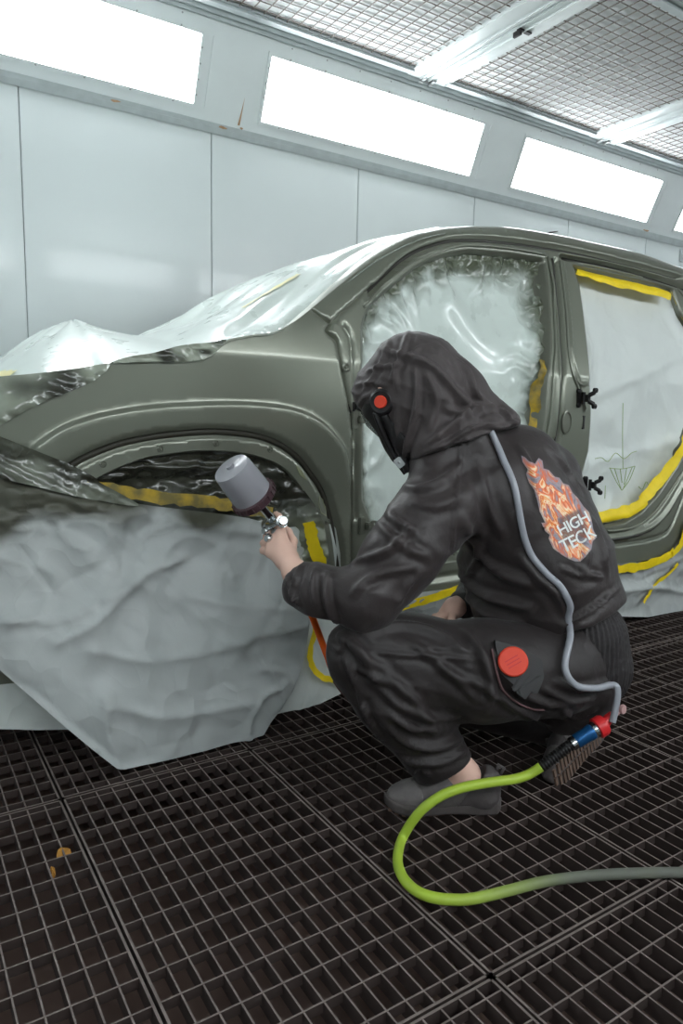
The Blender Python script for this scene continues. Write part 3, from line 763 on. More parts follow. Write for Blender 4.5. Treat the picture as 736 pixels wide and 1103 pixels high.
def dRear(X, Z):
    d = dist_poly(X, Z, ro_, True)
    f_ = (vnoise(X*30-Z*6, Z*10, 2)-.5)*.016*np.exp(-np.clip(Z-1.15, -1, 9)**2*0)*np.exp(-np.clip(X-2.55, 0, 9)/.15)
    lo = crumple(X, Z, .12, 11, 30)*.16+crumple(X, Z, .04, 12, 60)*.16
    dr = np.exp(-((Z-1.12-.30*(X-2.7))/.035)**2)*.012+np.exp(-((Z-.80-.15*(X-2.7))/.03)**2)*.010
    return np.stack([0*X, f_+lo*sm(d/.05)-dr*sm(d/.05)+(vnoise(X*7, Z*7)-.5)*.02*sm(d/.05), 0*X], 1)
def aRear(X, Z):
    d = dist_poly(X, Z, ro_, True); return np.clip(1.0-d/.05, 0, 1)*np.clip(1-(X-2.45)/.25, .1, 1)+.8*np.exp(-((X-2.50)/.06)**2)*sm((Z-1.2)/.2)*vnoise(X*30, Z*15)  # overspray along the border, plus wrinkle shade painted in at the upper left
rearp = patch('masking_paper', [tuple(p) for p in ro_], yRear, .010, PAPERW, disp=dRear, attr={'spray': aRear}); tag(rearp, 'pale blue-white masking sheet with green scribbles in the rear door opening', 'masking paper')
def rearS(X, Z): return yRear(X, Z)+dRear(X, Z)[:, 1]
scr = MB()
for P in ([(671, 434), (670.5, 470), (671, 505)], [(656.5, 504), (670, 505), (684, 502)], [(657, 504), (663, 517), (669.5, 528)], [(684, 502), (678, 517), (670, 528)], [(662, 505), (666, 518), (669, 527)], [(668, 505), (670, 520)], [(675, 504), (672, 522)], [(681, 503), (674, 520), (671, 527)],
          [(641, 494), (648, 493), (655, 497), (663, 488), (672, 494), (680, 488), (686, 486)], [(652, 523), (651.5, 537)], [(688, 524), (692, 527), (696, 519), (700, 524), (704, 517)]):
    pts = catmull([onS(a, b, rearS)+np.array([0, -.0015, 0]) for a, b in P], 5); scr.tube(pts, .0015, 5)
scr.obj('pen_scribble', PEN, rearp)

# ------------------------------------------------------------------ wheel arch film, tape and hanging paper
arch_np = np.array(arch_poly)
def yArchFilm(X, Z):
    d = dist_poly(X, Z, np.array(arch_o)); return gY(X, Z)+.028+.05*sm(d/.09)-.06*sm((.80-Z)/.16)
af_px = [(60, 500), (78, 507), (95, 515), (108, 511)]
af = [(arch_o[i][0], arch_o[i][1]+0) for i in range(6, len(arch_o))]
arch_film = [(p[0]+.0, p[1]+.004) for p in arch_o[10:]]+[(ax1[0]+.004, .43), (1.02, .45), (.8, .66)]+xz([(262, 575), (200, 565), (150, 558), (105, 545), (92, 533), (96, 519)], yArchFilm)
afn = np.array(arch_film)
def dAF(X, Z):
    h = (vnoise(X*9+Z*4, Z*42-X*6, 1)-.5)*.04+(vnoise(X*30, Z*60, 7)-.5)*.014
    h = h-.02*np.exp(-((Z-(.822-.02*(X-.7)))/.012)**2)*sm((1.0-X)/.1)-.014*np.exp(-((Z-(.80-.03*(X-.7)))/.009)**2)*sm((1.05-X)/.1)
    h = h+(np.abs(np.sin(26*(X+Z*.7)+4*vnoise(X*8, Z*8)))-.5)*.018*sm((X-1.0)/.1)
    return np.stack([0*X, h*sm(dist_poly(X, Z, afn, True)/.012), 0*X], 1)
o = patch('masking_film', arch_film, yArchFilm, .007, FILMD, disp=dAF, attr={'spray': lambda X, Z: np.clip(.95-1.1*sm((.70-Z)/.12)+.25*(vnoise(X*10, Z*20)-.5), 0, 1)})
tag(o, 'dark glossy film tucked into the front wheel arch', 'masking film')
# film strip over the bumper corner at the left edge
bump_px = [(-90, 430), (-45, 450), (-14, 463), (0, 470), (20, 478), (45, 488), (75, 500), (100, 513), (108, 520), (130, 532), (150, 545), (110, 540), (70, 532), (30, 522), (0, 515), (-14, 512), (-50, 500), (-90, 490)]
yB = lambda X, Z: gY(X, Z)-.012-.02*sm((.86-Z)/.1)
o = patch('masking_film', sx(bump_px, yB, 4, True), lambda X, Z: yB(X, Z)-(vnoise(X*16+Z*30, Z*60+X*34)-.5)*.016-(vnoise(X*60, Z*90)-.5)*.006, .007, FILMD, attr={'spray': lambda X, Z: np.clip(.75+.6*(vnoise(X*12, Z*30, 2)-.5), 0, 1)})
tag(o, 'dark creased film over the bumper corner left of the wheel arch', 'masking film')

def yA(X, Z):
    """big front sheet: hangs from the arch, bulges over the tyre, spreads onto the floor"""
    return gY(X, np.maximum(Z, .5))-.012-.135*sm((.80-Z)/.80)*(1-.25*np.exp(-((X-1.25)/.2)**2))-.03*np.exp(-((X-.8)/.3)**2-((Z-.35)/.25)**2)
A_px = [(-100, 480), (-50, 496), (-14, 508), (0, 512), (25, 519), (55, 527), (85, 532), (110, 536), (140, 541), (165, 545), (200, 549), (235, 553), (268, 558), (300, 567), (318, 583), (327, 606), (332, 640), (334, 665), (331, 690), (325, 720), (315, 745), (303, 763), (292, 778), (284, 792), (276, 797), (270, 805), (240, 810), (205, 815.5), (170, 823), (135, 831), (126, 828), (100, 808), (70, 783), (35, 752), (0, 722), (-14, 710), (-50, 680), (-100, 640)]
A_xz = xz(A_px, yA)
creases = [  # picture polylines of the sheet's folds, (points, width m, height m)
    ([(100, 560), (140, 590), (165, 605), (200, 600)], .018, .010), ([(150, 622), (120, 650), (95, 672), (60, 690)], .03, .018),
    ([(190, 602), (155, 615), (120, 640)], .014, .012), ([(60, 562), (75, 585), (92, 590)], .012, .012), ([(0, 600), (30, 607), (60, 622), (40, 660), (10, 664)], .014, .010),
    ([(100, 700), (150, 710), (210, 705), (260, 690)], .03, .014), ([(120, 760), (170, 770), (230, 765), (270, 755)], .03, .014),
    ([(130, 828), (115, 790), (112, 750)], .02, .014), ([(270, 803), (268, 780), (280, 750), (305, 735)], .010, .014), ([(303, 763), (296, 735), (285, 722), (275, 700)], .012, .012),
    ([(315, 740), (306, 724), (280, 718)], .014, .010), ([(170, 600), (200, 575), (235, 590), (250, 620)], .02, .010), ([(150, 580), (190, 562), (240, 570), (290, 575)], .012, .008),
    ([(0, 665), (50, 668), (80, 660), (110, 640)], .02, .012), ([(200, 640), (250, 650), (320, 655)], .03, .010), ([(240, 690), (290, 680), (330, 672)], .025, .012), ([(0, 730), (40, 748), (80, 785), (135, 825)], .02, -.01),
    ([(110, 560), (118, 585), (125, 610)], .012, .010), ([(0, 560), (20, 570), (45, 568)], .014, .01), ([(20, 590), (35, 610), (60, 640)], .012, -.01)]
cr_xz = [(sx(P, yA, 4), w, h) for P, w, h in creases]
An = np.array(A_xz)
def dA(X, Z):
    h = crumple(X, Z, .10, 3, 46)*.13+crumple(X, Z, .03, 4, 190)*.55*(.4+.6*sm((Z-.3)/.25))+crumple(X, Z, .06, 14, 70)*.22
    top = sm((Z-.62)/.14)*sm((.95-X)/.3)
    h = h+top*(np.abs(vnoise(X*14+Z*12, Z*30-X*4, 3)-.5)*-.07+(vnoise(X*40, Z*60, 1)-.5)*.012)
    for P, w, hh in cr_xz:
        d = dist_poly(X, Z, P); h = h-1.5*hh*np.exp(-d/w)
    h = h*sm(dist_poly(X, Z, An, True)/.03+.25)
    h = np.where(Z < .03, np.clip(h, -.01, .01), h)
    return np.stack([0*X, h, 0*X], 1)
def aA(X, Z):
    return np.clip(sm((Z-(.63+.05*(X-.5)+.10*(vnoise(X*9, Z*9, 8)-.5)))/.09)*1.0+.75*np.exp(-(((X-.80)/.10)**2+((Z-.675)/.035)**2))+.25*sm((Z-.2)/.6)*vnoise(X*4, Z*4, 3), 0, 1)
def fixz(P): return [(p[0], max(p[1], .012)) for p in P]
oA = patch('masking_paper', fixz(A_xz), yA, .0095, PAPER, disp=dA, attr={'spray': aA}); tag(oA, 'large crumpled grey paper sheet hanging over the front wheel to the floor', 'masking paper')
def yBk(X, Z): return gY(X, np.maximum(Z, .5))+.055-.03*sm((.5-Z)/.5)
B_px = [(-14, 690), (0, 700), (60, 735), (120, 790), (100, 783.5), (68, 783.5), (30, 784), (0, 783), (-14, 782)]
B_xz = [(-.02, .62), (.9, .62)]+[(.9, .10)]+xz([(100, 784), (68, 784), (30, 784), (0, 783), (-14, 782), (-60, 778)], yBk)
oB = patch('masking_paper', B_xz, lambda X, Z: yBk(X, Z)-.01*(vnoise(X*6, Z*3)), .016, PAPERW, disp=lambda X, Z: np.stack([0*X, crumple(X, Z, .15, 9, 12)*.06, 0*X], 1), attr={'spray': lambda X, Z: .15+0*X}); tag(oB, 'pale paper edge hanging behind the big sheet at the left', 'masking paper')
def yC(X, Z): return gY(X, np.maximum(Z, .5))+.02-.05*sm((.45-Z)/.45)
C_px = [(372, 744), (366, 748), (345, 764), (318, 780), (296, 790), (285, 797)]
C_xz = [(1.0, .62), (1.27, .62), (1.36, .52), (1.44, .40), (1.50, .25), (1.47, .08)]+xz(C_px, yC)+[(.95, .02)]
Cc = [(sx(P, yC, 4), w, h) for P, w, h in (([(336, 700), (330, 740), (316, 778)], .012, .012), ([(345, 735), (335, 755), (322, 775)], .01, .008), ([(350, 655), (345, 690), (352, 715)], .008, .008))]
def dC(X, Z):
    h = crumple(X, Z, .05, 21, 16)*.12
    for P, w, hh in Cc: h = h-hh*np.exp(-dist_poly(X, Z, P)/w)
    return np.stack([0*X, h, 0*X], 1)
oC = patch('masking_paper', fixz(C_xz), yC, .010, PAPERW, disp=dC, attr={'spray': lambda X, Z: .1+0*X}); tag(oC, "pale paper sheet reaching the floor behind the painter's knee", 'masking paper')
# sill skirt right of the painter and between arm and thigh
def yS(X, Z): return gY(X, np.maximum(Z, .4))-.008+.05*sm((.38-Z)/.3)
S_top = [(1.46, .345), (1.9, .335), (2.4, .335), (2.8, .335)]+xz([(700, 605), (718, 599), (731, 583), (742, 560)], yS)
lst = S_top[-1]
S_xz = [(p[0], p[1]) for p in S_top]+[(lst[0]+.5, .6), (lst[0]+.5, .02)]+xz([(736, 665), (700, 665), (667, 664.5)], yS)+[(2.4, .03), (1.9, .03), (1.50, .03)]
Sc = [(sx(P, yS, 4), w, h) for P, w, h in (([(667, 636), (700, 632), (736, 638)], .02, .03), ([(672, 612), (690, 622), (712, 612), (736, 600)], .012, .014), ([(680, 640), (700, 625), (718, 615)], .01, .012))]
def dS(X, Z):
    h = crumple(X, Z, .07, 31, 40)*.20*sm((Z-.10)/.1)+(vnoise(X*3, Z*16, 5)-.5)*.03
    for P, w, hh in Sc: h = h-hh*np.exp(-dist_poly(X, Z, P)/w)
    return np.stack([0*X, h*sm((.335-Z)/.02+.1), 0*X], 1)
oS = patch('masking_paper', fixz(S_xz), yS, .012, PAPER, disp=dS, attr={'spray': lambda X, Z: .12+.5*sm((Z-.2)/.1)*vnoise(X*12, Z*12)}); tag(oS, 'crumpled silver grey paper skirt along the sill below the rear door', 'masking paper')

def tape(P, w, fn, m, label, lift=.004, jag=.15, dens=6, edge=None):
    """ribbon following a picture polyline on surface Y = fn, w = width in metres"""
    C = [np.array(q) for q in sx(P, fn, dens)]
    C = np.array(C); T = np.gradient(C, axis=0); T /= np.linalg.norm(T, axis=1)[:, None]+1e-9; Nn = np.stack([-T[:, 1], T[:, 0]], 1)
    V = []; Fc = []; k = 5
    for i in range(len(C)):
        for j in range(k):
            o_ = (j/(k-1)-.5)*w*(1+jag*(vnoise(i*.7, j//(k-1)*7.3+len(C))-.5)*2)
            q = C[i]+Nn[i]*o_; y = fn(np.array([q[0]]), np.array([q[1]]))[0]-lift-.003*float(vnoise(i*.9, j*1.7))
            V.append((q[0], y, q[1]))
    for i in range(len(C)-1):
        for j in range(k-1): Fc.append((i*k+j, (i+1)*k+j, (i+1)*k+j+1, i*k+j+1))
    return tag(mesh_obj('masking_tape', V, Fc, m), label, 'masking tape', 'yellow masking tape strips')
def afS(X, Z): return np.minimum(yArchFilm(X, Z)+dAF(X, Z)[:, 1], yA(X, Z))-.004
tape([(92, 524), (120, 528), (160, 534), (200, 538), (235, 542), (262, 547), (292, 553)], .036, lambda X, Z: np.minimum(yArchFilm(X, Z)-.02, yA(X, Z)+.01)-.012, TAPED, 'dusted yellow tape strip running across the wheel arch film', .008, .3)
tape([(330, 562), (333, 572), (336, 584), (341, 598), (345, 612), (349, 640)], .034, lambda X, Z: yArchFilm(X, Z)-.035, TAPE, 'yellow tape strip down the rear edge of the wheel arch', .008, .25)
tape([(337, 660), (338, 680), (333, 700), (336, 718), (347, 729), (362, 732), (380, 738)], .020, lambda X, Z: yC(X, Z)+dC(X, Z)[:, 1]*.5-.012, TAPE, "yellow tape loop on the pale paper beside the orange hose", .006, .2)
tape([(619, 291), (645, 299), (680, 307), (712, 315), (722, 319)], .046, rearS, TAPE, 'yellow tape along the top of the rear door opening', .006, .2)
tape([(724, 313), (731, 326), (738, 345)], .036, rearS, TAPE, 'short yellow tape piece in the upper right corner of the rear opening', .008, .2)
tape([(739, 470), (729, 490), (713, 513), (698, 530), (688, 539)], .050, rearS, TAPE, 'yellow tape up the curved rear edge of the rear opening', .006, .2)
tape([(694, 537), (680, 548), (664, 554), (644, 558), (620, 560)], .056, rearS, TAPE, 'yellow tape along the bottom of the rear door opening', .009, .2)
tape([(588, 440), (589.5, 425), (585, 400), (587, 375)][:2]+[(587, 412)], .01, lambda X, Z: yDoor(X, Z)-.01, TAPED, 'small tape end by the centre pillar', .004) if False else None
tape([(584, 388), (582, 405), (579, 425), (577, 447), (570, 470)], .035, lambda X, Z: yDoor(X, Z)+dDoor(X, Z)[:, 1]-.012, TAPED, 'dusted yellow tape down the film at the centre pillar', .006, .3)
tape([(425, 655), (445, 649), (465, 643), (492, 634), (520, 628)], .034, yS, TAPE, 'yellow tape on the sill seen between arm and thigh', .010, .15)
tape([(655, 616), (672, 612), (690, 609), (716, 600), (724, 593)], .044, yS, TAPE, 'yellow tape along the lower edge of the sill', .010, .3)
tape([(722, 596), (730, 588), (733, 578), (739, 560)], .034, yS, TAPE, 'yellow tape turning up the sill end at the right edge', .013, .3)
tape([(726, 606), (715, 618), (702, 628), (694, 640), (689, 648)], .022, lambda X, Z: yS(X, Z)+np.minimum(dS(X, Z)[:, 1], 0), TAPE, 'narrow yellow tape strip slanting over the silver paper skirt', .022, .3)

# ------------------------------------------------------------------ sculpting helpers (signed distance -> mesh)
def smin(a, b, k):
    h = np.clip(.5+.5*(b-a)/k, 0, 1); return b*(1-h)+a*h-k*h*(1-h)
def smax(a, b, k): return -smin(-a, -b, k)
def cap(P, a, b, ra, rb=None, n=None, s=1.0):
    """round cone distance; n, s: squash direction and factor (>1 thinner)"""
    a = np.asarray(a, float); b = np.asarray(b, float); rb = ra if rb is None else rb
    ab = b-a; L = ab@ab+1e-12; t = np.clip(((P-a)@ab)/L, 0, 1); q = P-a-t[:, None]*ab
    if n is not None: n = np.asarray(n, float); q = q+n*((q@n)*(s-1))[:, None]
    return np.linalg.norm(q, axis=1)-(ra+(rb-ra)*t)
def union(P, prims, k):
    d = None
    for p in prims:
        kk = k
        if isinstance(p[-1], dict): kk = p[-1].get('k', k); p = p[:-1]
        e = cap(P, *p); d = e if d is None else smin(d, e, kk)
    return d
def surfnet(f, lo, hi, h):
    lo = np.array(lo)-2*h; hi = np.array(hi)+2*h
    n = np.ceil((hi-lo)/h).astype(int)+1
    ax = [lo[i]+h*np.arange(n[i]) for i in range(3)]
    V = np.empty(tuple(n))
    Yg, Zg = np.meshgrid(ax[1], ax[2], indexing='ij')
    st = max(1, int(400000/(n[1]*n[2])))
    for i in range(0, n[0], st):
        xs = ax[0][i:i+st]; P = np.stack([np.repeat(xs, Yg.size), np.tile(Yg.ravel(), len(xs)), np.tile(Zg.ravel(), len(xs))], 1)
        V[i:i+st] = f(P).reshape(len(xs), n[1], n[2])
    sg = V < 0; c = np.zeros(tuple(n-1), int)
    for dx in (0, 1):
        for dy in (0, 1):
            for dz in (0, 1): c += sg[dx:n[0]-1+dx, dy:n[1]-1+dy, dz:n[2]-1+dz]
    act = (c > 0) & (c < 8); idx = np.full(tuple(n-1), -1); I = np.argwhere(act); idx[act] = np.arange(len(I))
    acc = np.zeros((len(I), 3)); cnt = np.zeros(len(I))
    cor = [(a, b, d) for a in (0, 1) for b in (0, 1) for d in (0, 1)]
    for a in cor:
        for b in cor:
            if a < b and sum(abs(p-q) for p, q in zip(a, b)) == 1:
                va = V[I[:, 0]+a[0], I[:, 1]+a[1], I[:, 2]+a[2]]; vb = V[I[:, 0]+b[0], I[:, 1]+b[1], I[:, 2]+b[2]]
                m = (va < 0) != (vb < 0); t = np.where(m, va/(va-vb+1e-20), 0)
                p = np.array(a)+(np.array(b)-np.array(a))*t[:, None]; acc[m] += p[m]; cnt[m] += 1
    P = lo+(I+acc/cnt[:, None])*h
    Fc = []
    for d in range(3):
        e1, e2 = (d+1) % 3, (d+2) % 3
        sl0 = [slice(0, n[i]) for i in range(3)]; sl1 = list(sl0); sl0[d] = slice(0, n[d]-1); sl1[d] = slice(1, n[d])
        x = sg[tuple(sl0)] != sg[tuple(sl1)]; E = np.argwhere(x)
        k = (E[:, e1] > 0) & (E[:, e2] > 0) & (E[:, e1] < n[e1]-1) & (E[:, e2] < n[e2]-1); E = E[k]
        o1 = np.zeros(3, int); o1[e1] = 1; o2 = np.zeros(3, int); o2[e2] = 1
        q = [E-o1-o2, E-o2, E, E-o1]; q = [idx[t_[:, 0], t_[:, 1], t_[:, 2]] for t_ in q]
        Q = np.stack(q, 1); s = sg[E[:, 0], E[:, 1], E[:, 2]]; Q[~s] = Q[~s][:, ::-1]; Fc.append(Q)
    Fc = np.concatenate(Fc); Fc = Fc[(Fc >= 0).all(1)]
    e = h*.3
    for _ in range(2):
        d0 = f(P); G = np.stack([f(P+np.eye(3)[i]*e)-f(P-np.eye(3)[i]*e) for i in range(3)], 1)/(2*e)
        g2 = (G**2).sum(1)+1e-6; st_ = np.clip(d0/g2, -h, h); P = P-G*st_[:, None]
    return P, Fc
def vnormals(V, Fc):
    a = V[Fc[:, 2]]-V[Fc[:, 0]]; b = V[Fc[:, 3]]-V[Fc[:, 1]]; n = np.cross(a, b); N = np.zeros_like(V)
    for i in range(4): np.add.at(N, Fc[:, i], n)
    return N/(np.linalg.norm(N, axis=1)[:, None]+1e-12)
def bvh_of(V, Fc): return BVHTree.FromPolygons([tuple(v) for v in V], [tuple(f) for f in Fc])
def hit(bvh, x, y):
    d = Vector(ray(x, y)).normalized(); r = bvh.ray_cast(Vector(CAM), d)
    return (np.array(r[0]), np.array(r[1])) if r[0] is not None else (None, None)
def add_creases(V, Fc, cr):
    """cr: list of (picture polyline, half width, height); raised folds laid on the surface"""
    N = vnormals(V, Fc); b = bvh_of(V, Fc); D = np.zeros(len(V))
    for P, w, hh in cr:
        pts = []
        for q in catmull(P, 8):
            p, n = hit(b, *q)
            if p is not None: pts.append(p)
        if len(pts) < 3: continue
        pts = np.array(pts); lo = pts.min(0)-w*4; hi = pts.max(0)+w*4
        k = np.where(((V > lo) & (V < hi)).all(1))[0]
        if not len(k): continue
        dd = np.full(len(k), 9.0); tt = np.zeros(len(k)); m = len(pts)
        for i in range(m-1):
            a, b_ = pts[i], pts[i+1]; ab = b_-a
            if ab@ab > .03**2: continue
            t_ = np.clip(((V[k]-a)@ab)/(ab@ab+1e-12), 0, 1); e = np.linalg.norm(V[k]-a-t_[:, None]*ab, axis=1)
            better = e < dd; dd[better] = e[better]; tt[better] = (i+t_[better])/m
        env = np.sin(np.clip(tt, .02, .98)*PI)**.5
        D[k] += 1.5*hh*env*(np.exp(-(dd/w)**2)-.45*np.exp(-((dd-w*1.7)/w)**2))
    return V+N*D[:, None]
def n3(P, s, seed=0): return vnoise(P[:, 0]*s+seed*3.1, P[:, 1]*s+seed*1.7, P[:, 2]*s)-.5
def cloth_noise(P, a=.004, s=9, seed=0):
    w = n3(P, s*.6, seed+5)*2
    r = 1-np.abs(np.sin((P[:, 0]*.6-P[:, 1]*.5+P[:, 2])*s*2.1+w*4))  # soft ridges
    return a*(r**2-.3)+a*1.2*n3(P, s*1.6, seed)
bods = {}
def sculpt(name, f, lo, hi, h, m, parent, creases=(), noise=None):
    V, Fc = surfnet(f, lo, hi, h)
    if noise: V = V+vnormals(V, Fc)*noise(V)[:, None]
    if creases: V = add_creases(V, Fc, creases)
    # drop specks: keep pieces bigger than 200 vertices
    bods[name] = (V, Fc, bvh_of(V, Fc))
    return mesh_obj(name, V, Fc, m, parent)

# ------------------------------------------------------------------ the painter
person = empty('person', tuple(onZ(540, 850, 0)), 'person crouching in black hooded overalls and mask, spraying the fender', 'person')
pxm = F   # pixels per metre at depth D is F / D
TcE = W(478, 824, 1.80)
hipL, hipR = W(585, 718, 1.80), W(628, 712, 2.00)
kneeL, ankL = W(397, 705, 1.73), W(501, 834, 1.80)
kneeR, ankR = W(455, 742, 2.17), W(603, 790, 2.03)
shL, elL, wrL = W(467, 553, 1.74), W(396, 644, 1.69), W(318, 617, 1.74)
shR, elR, wrR = W(585, 512, 2.02), W(520, 640, 2.14), W(489, 655, 2.05)
toeR = W(600, 840, 1.93); heelR = W(646, 786, 2.08); dR = (toeR-heelR)/np.linalg.norm(toeR-heelR)
uR = -(np.array(RT)*.62-FW*.78-UP*.05); uR -= dR*(uR@dR); uR /= np.linalg.norm(uR); oR = toeR-dR*.135
ankR = oR-dR*.085+uR*.11
toeL, heelL = onZ(412, 868, .004), onZ(541, 872, .004)
# --- jacket
axis = W(540, 500, 1.9)-W(622, 692, 1.86); axis /= np.linalg.norm(axis)
hem0 = W(640, 662, 1.80)
J = [
    (W(545, 530, 1.88), W(590, 608, 1.88), .150, .163), (W(590, 608, 1.88), W(606, 652, 1.88), .163, .150),
    (W(560, 500, 1.89), W(545, 545, 1.86), .105, .14), (W(588, 520, 1.98), W(592, 560, 1.93), .098, .12),
    (W(535, 515, 1.86), W(468, 550, 1.76), .10, .092), (W(545, 610, 1.95), W(560, 650, 1.93), .13, .13),
    (shL, W(432, 598, 1.71), .094, .086), (W(432, 598, 1.71), elL, .086, .077),
    (elL, W(345, 637, 1.70), .076, .060, {'k': .03}), (W(345, 637, 1.70), W(329, 631, 1.725), .059, .056, {'k': .02}),
    (W(500, 480, 1.82), W(470, 500, 1.80), .085, .07),
    (shR, elR, .09, .07), (elR, wrR+(elR-wrR)*.35, .062, .045, {'k': .02}),
    (W(650, 648, 1.86), W(612, 672, 1.83), .050, .062, {'k': .05}),
]
wr_dir = (W(329, 631, 1.725)-W(308, 606, 1.76)); wr_dir /= np.linalg.norm(wr_dir)
def fJ(P):
    d = union(P, J, .045)
    pl = -((P-hem0)@axis); d = smax(d, pl-.012+0*pl, .014)      # hem
    # hollow under the hem
    inn = union(P, J[:2], .045)+.02
    d = smax(d, -smax(inn, -((P-hem0)@axis)*-1-.035, .01), .008)
    return d
Jc = [  # folds seen on the jacket
    ([(497, 470), (495, 510), (490, 560), (487, 605), (484, 625)], .005, .004),
    ([(372, 607), (400, 600), (425, 588), (440, 570)], .010, .010), ([(380, 640), (395, 625), (420, 615), (450, 612)], .010, .007),
    ([(352, 617), (350, 640), (356, 660), (364, 674)], .008, .010), ([(330, 605), (322, 615), (316, 635), (318, 648)], .008, .008),
    ([(309, 620), (312, 635), (322, 652)], .007, .007), ([(340, 612), (336, 628), (338, 650)], .006, .006),
    ([(411, 545), (425, 560), (445, 570)], .010, .007), ([(405, 560), (430, 585), (460, 600)], .010, .006),
    ([(430, 520), (450, 525), (475, 518), (495, 500)], .012, .007), ([(440, 540), (470, 545), (495, 535)], .012, .005),
    ([(515, 500), (525, 540), (540, 575)], .012, .007), ([(500, 560), (520, 600), (545, 620), (575, 630)], .014, .010),
    ([(495, 620), (520, 640), (550, 650), (572, 655)], .012, .011), ([(500, 640), (525, 662), (560, 672)], .012, .010), ([(496, 660), (520, 680), (550, 684)], .010, .008),
    ([(560, 600), (580, 622), (600, 640), (610, 660)], .012, .008), ([(622, 610), (635, 618), (650, 622)], .007, .006), ([(605, 612), (625, 620), (645, 622)], .006, .007),
    ([(640, 560), (650, 590), (655, 620)], .01, .006), ([(655, 640), (640, 655), (620, 668)], .007, .008), ([(668, 632), (652, 645), (630, 660), (606, 676)], .006, .006),
    ([(560, 480), (575, 510), (580, 540)], .010, .006), ([(590, 480), (610, 505), (625, 530)], .010, .006), ([(625, 560), (632, 590), (630, 620)], .012, .006),
    ([(520, 570), (515, 600), (500, 625)], .010, .006), ([(460, 640), (475, 620), (490, 600)], .010, .006), ([(430, 650), (440, 630), (455, 615)], .009, .006),
]
jk = sculpt('jacket', fJ, W(300, 700, 1.9)*0+np.array([.45, .95, .30]), np.array([1.85, 2.05, 1.12]), .0072, CLOTH, person, Jc, lambda V: cloth_noise(V, .006, 8, 1))
# elastic ribbing under the hem
KN = [(W(622, 690, 1.90), W(630, 716, 1.90), .128, .118)]
def fK(P):
    d = union(P, KN, .03); th = np.arctan2((P-KN[0][0])@RT, (P-KN[0][0])@FW)
    return d+.0035*np.sin(th*55)
kn = sculpt('waistband', fK, KN[0][0]-.2, KN[0][0]+.2, .0052, KNIT, person)
# --- trousers
T = [
    (W(610, 700, 1.90), W(622, 728, 1.90), .128, .118), (W(592, 722, 1.82), W(520, 722, 1.77), .120, .122),
    (W(520, 722, 1.77), kneeL, .122, .094), (kneeL, W(425, 745, 1.74), .094, .100), (W(425, 745, 1.74), TcE, .100, .078),
    (hipR, kneeR, .12, .09), (kneeR, ankR, .085, .07), (W(450, 700, 1.76), W(480, 735, 1.80), .085, .085),
    (W(636, 735, 1.93), W(612, 762, 1.94), .07, .075),
]
ca = (W(425, 745, 1.74)-TcE); ca /= np.linalg.norm(ca)
cn = UP*.894-RT*.447; cuff0 = W(482, 828, 1.79)
def fT(P):
    d = union(P, T, .035)
    near = np.linalg.norm(P-W(478, 824, 1.80), axis=1)-.20
    pl = -((P-cuff0)@cn); d2 = smax(d, pl, .008)
    inn = cap(P, W(425, 745, 1.74), TcE-ca*.1, .080, .058); d2 = smax(d2, -smax(inn, (P-cuff0)@cn-.03, .008), .006)
    return np.where(near < 0, d2, d)
Tc = [
    ([(365, 685), (385, 700), (405, 730), (430, 750)], .012, .010), ([(380, 690), (420, 730), (450, 760), (470, 790)], .012, .010), ([(383, 720), (400, 728), (420, 736)], .008, .008),
    ([(385, 745), (395, 770), (410, 795)], .008, .008), ([(400, 735), (430, 760), (465, 775), (490, 772)], .010, .010), ([(415, 780), (440, 800), (470, 806), (500, 795)], .010, .010),
    ([(430, 815), (450, 822), (480, 820), (505, 805)], .009, .009), ([(420, 770), (445, 785), (480, 785)], .009, .008), ([(445, 835), (452, 828), (462, 835)], .006, .006),
    ([(390, 700), (430, 705), (480, 708), (520, 712)], .006, .004), ([(395, 680), (430, 672), (470, 680), (500, 700)], .012, .007), ([(500, 680), (520, 705), (530, 740), (525, 765)], .012, .009),
    ([(470, 720), (520, 740), (560, 765), (590, 778)], .010, .008), ([(440, 690), (480, 720), (515, 755)], .010, .007), ([(540, 720), (560, 745), (590, 758), (620, 760)], .010, .008),
    ([(600, 735), (625, 742), (655, 735)], .009, .008), ([(590, 745), (615, 755), (640, 752)], .008, .008), ([(605, 765), (620, 772), (640, 765)], .008, .007), ([(370, 700), (378, 725), (392, 750)], .008, .007), ([(355, 690), (365, 700), (372, 690)], .007, .006),
]
tr = sculpt('trousers', fT, np.array([.78, .95, .03]), np.array([1.95, 2.1, .75]), .0072, TROUS, person, Tc, lambda V: cloth_noise(V, .005, 7, 3))
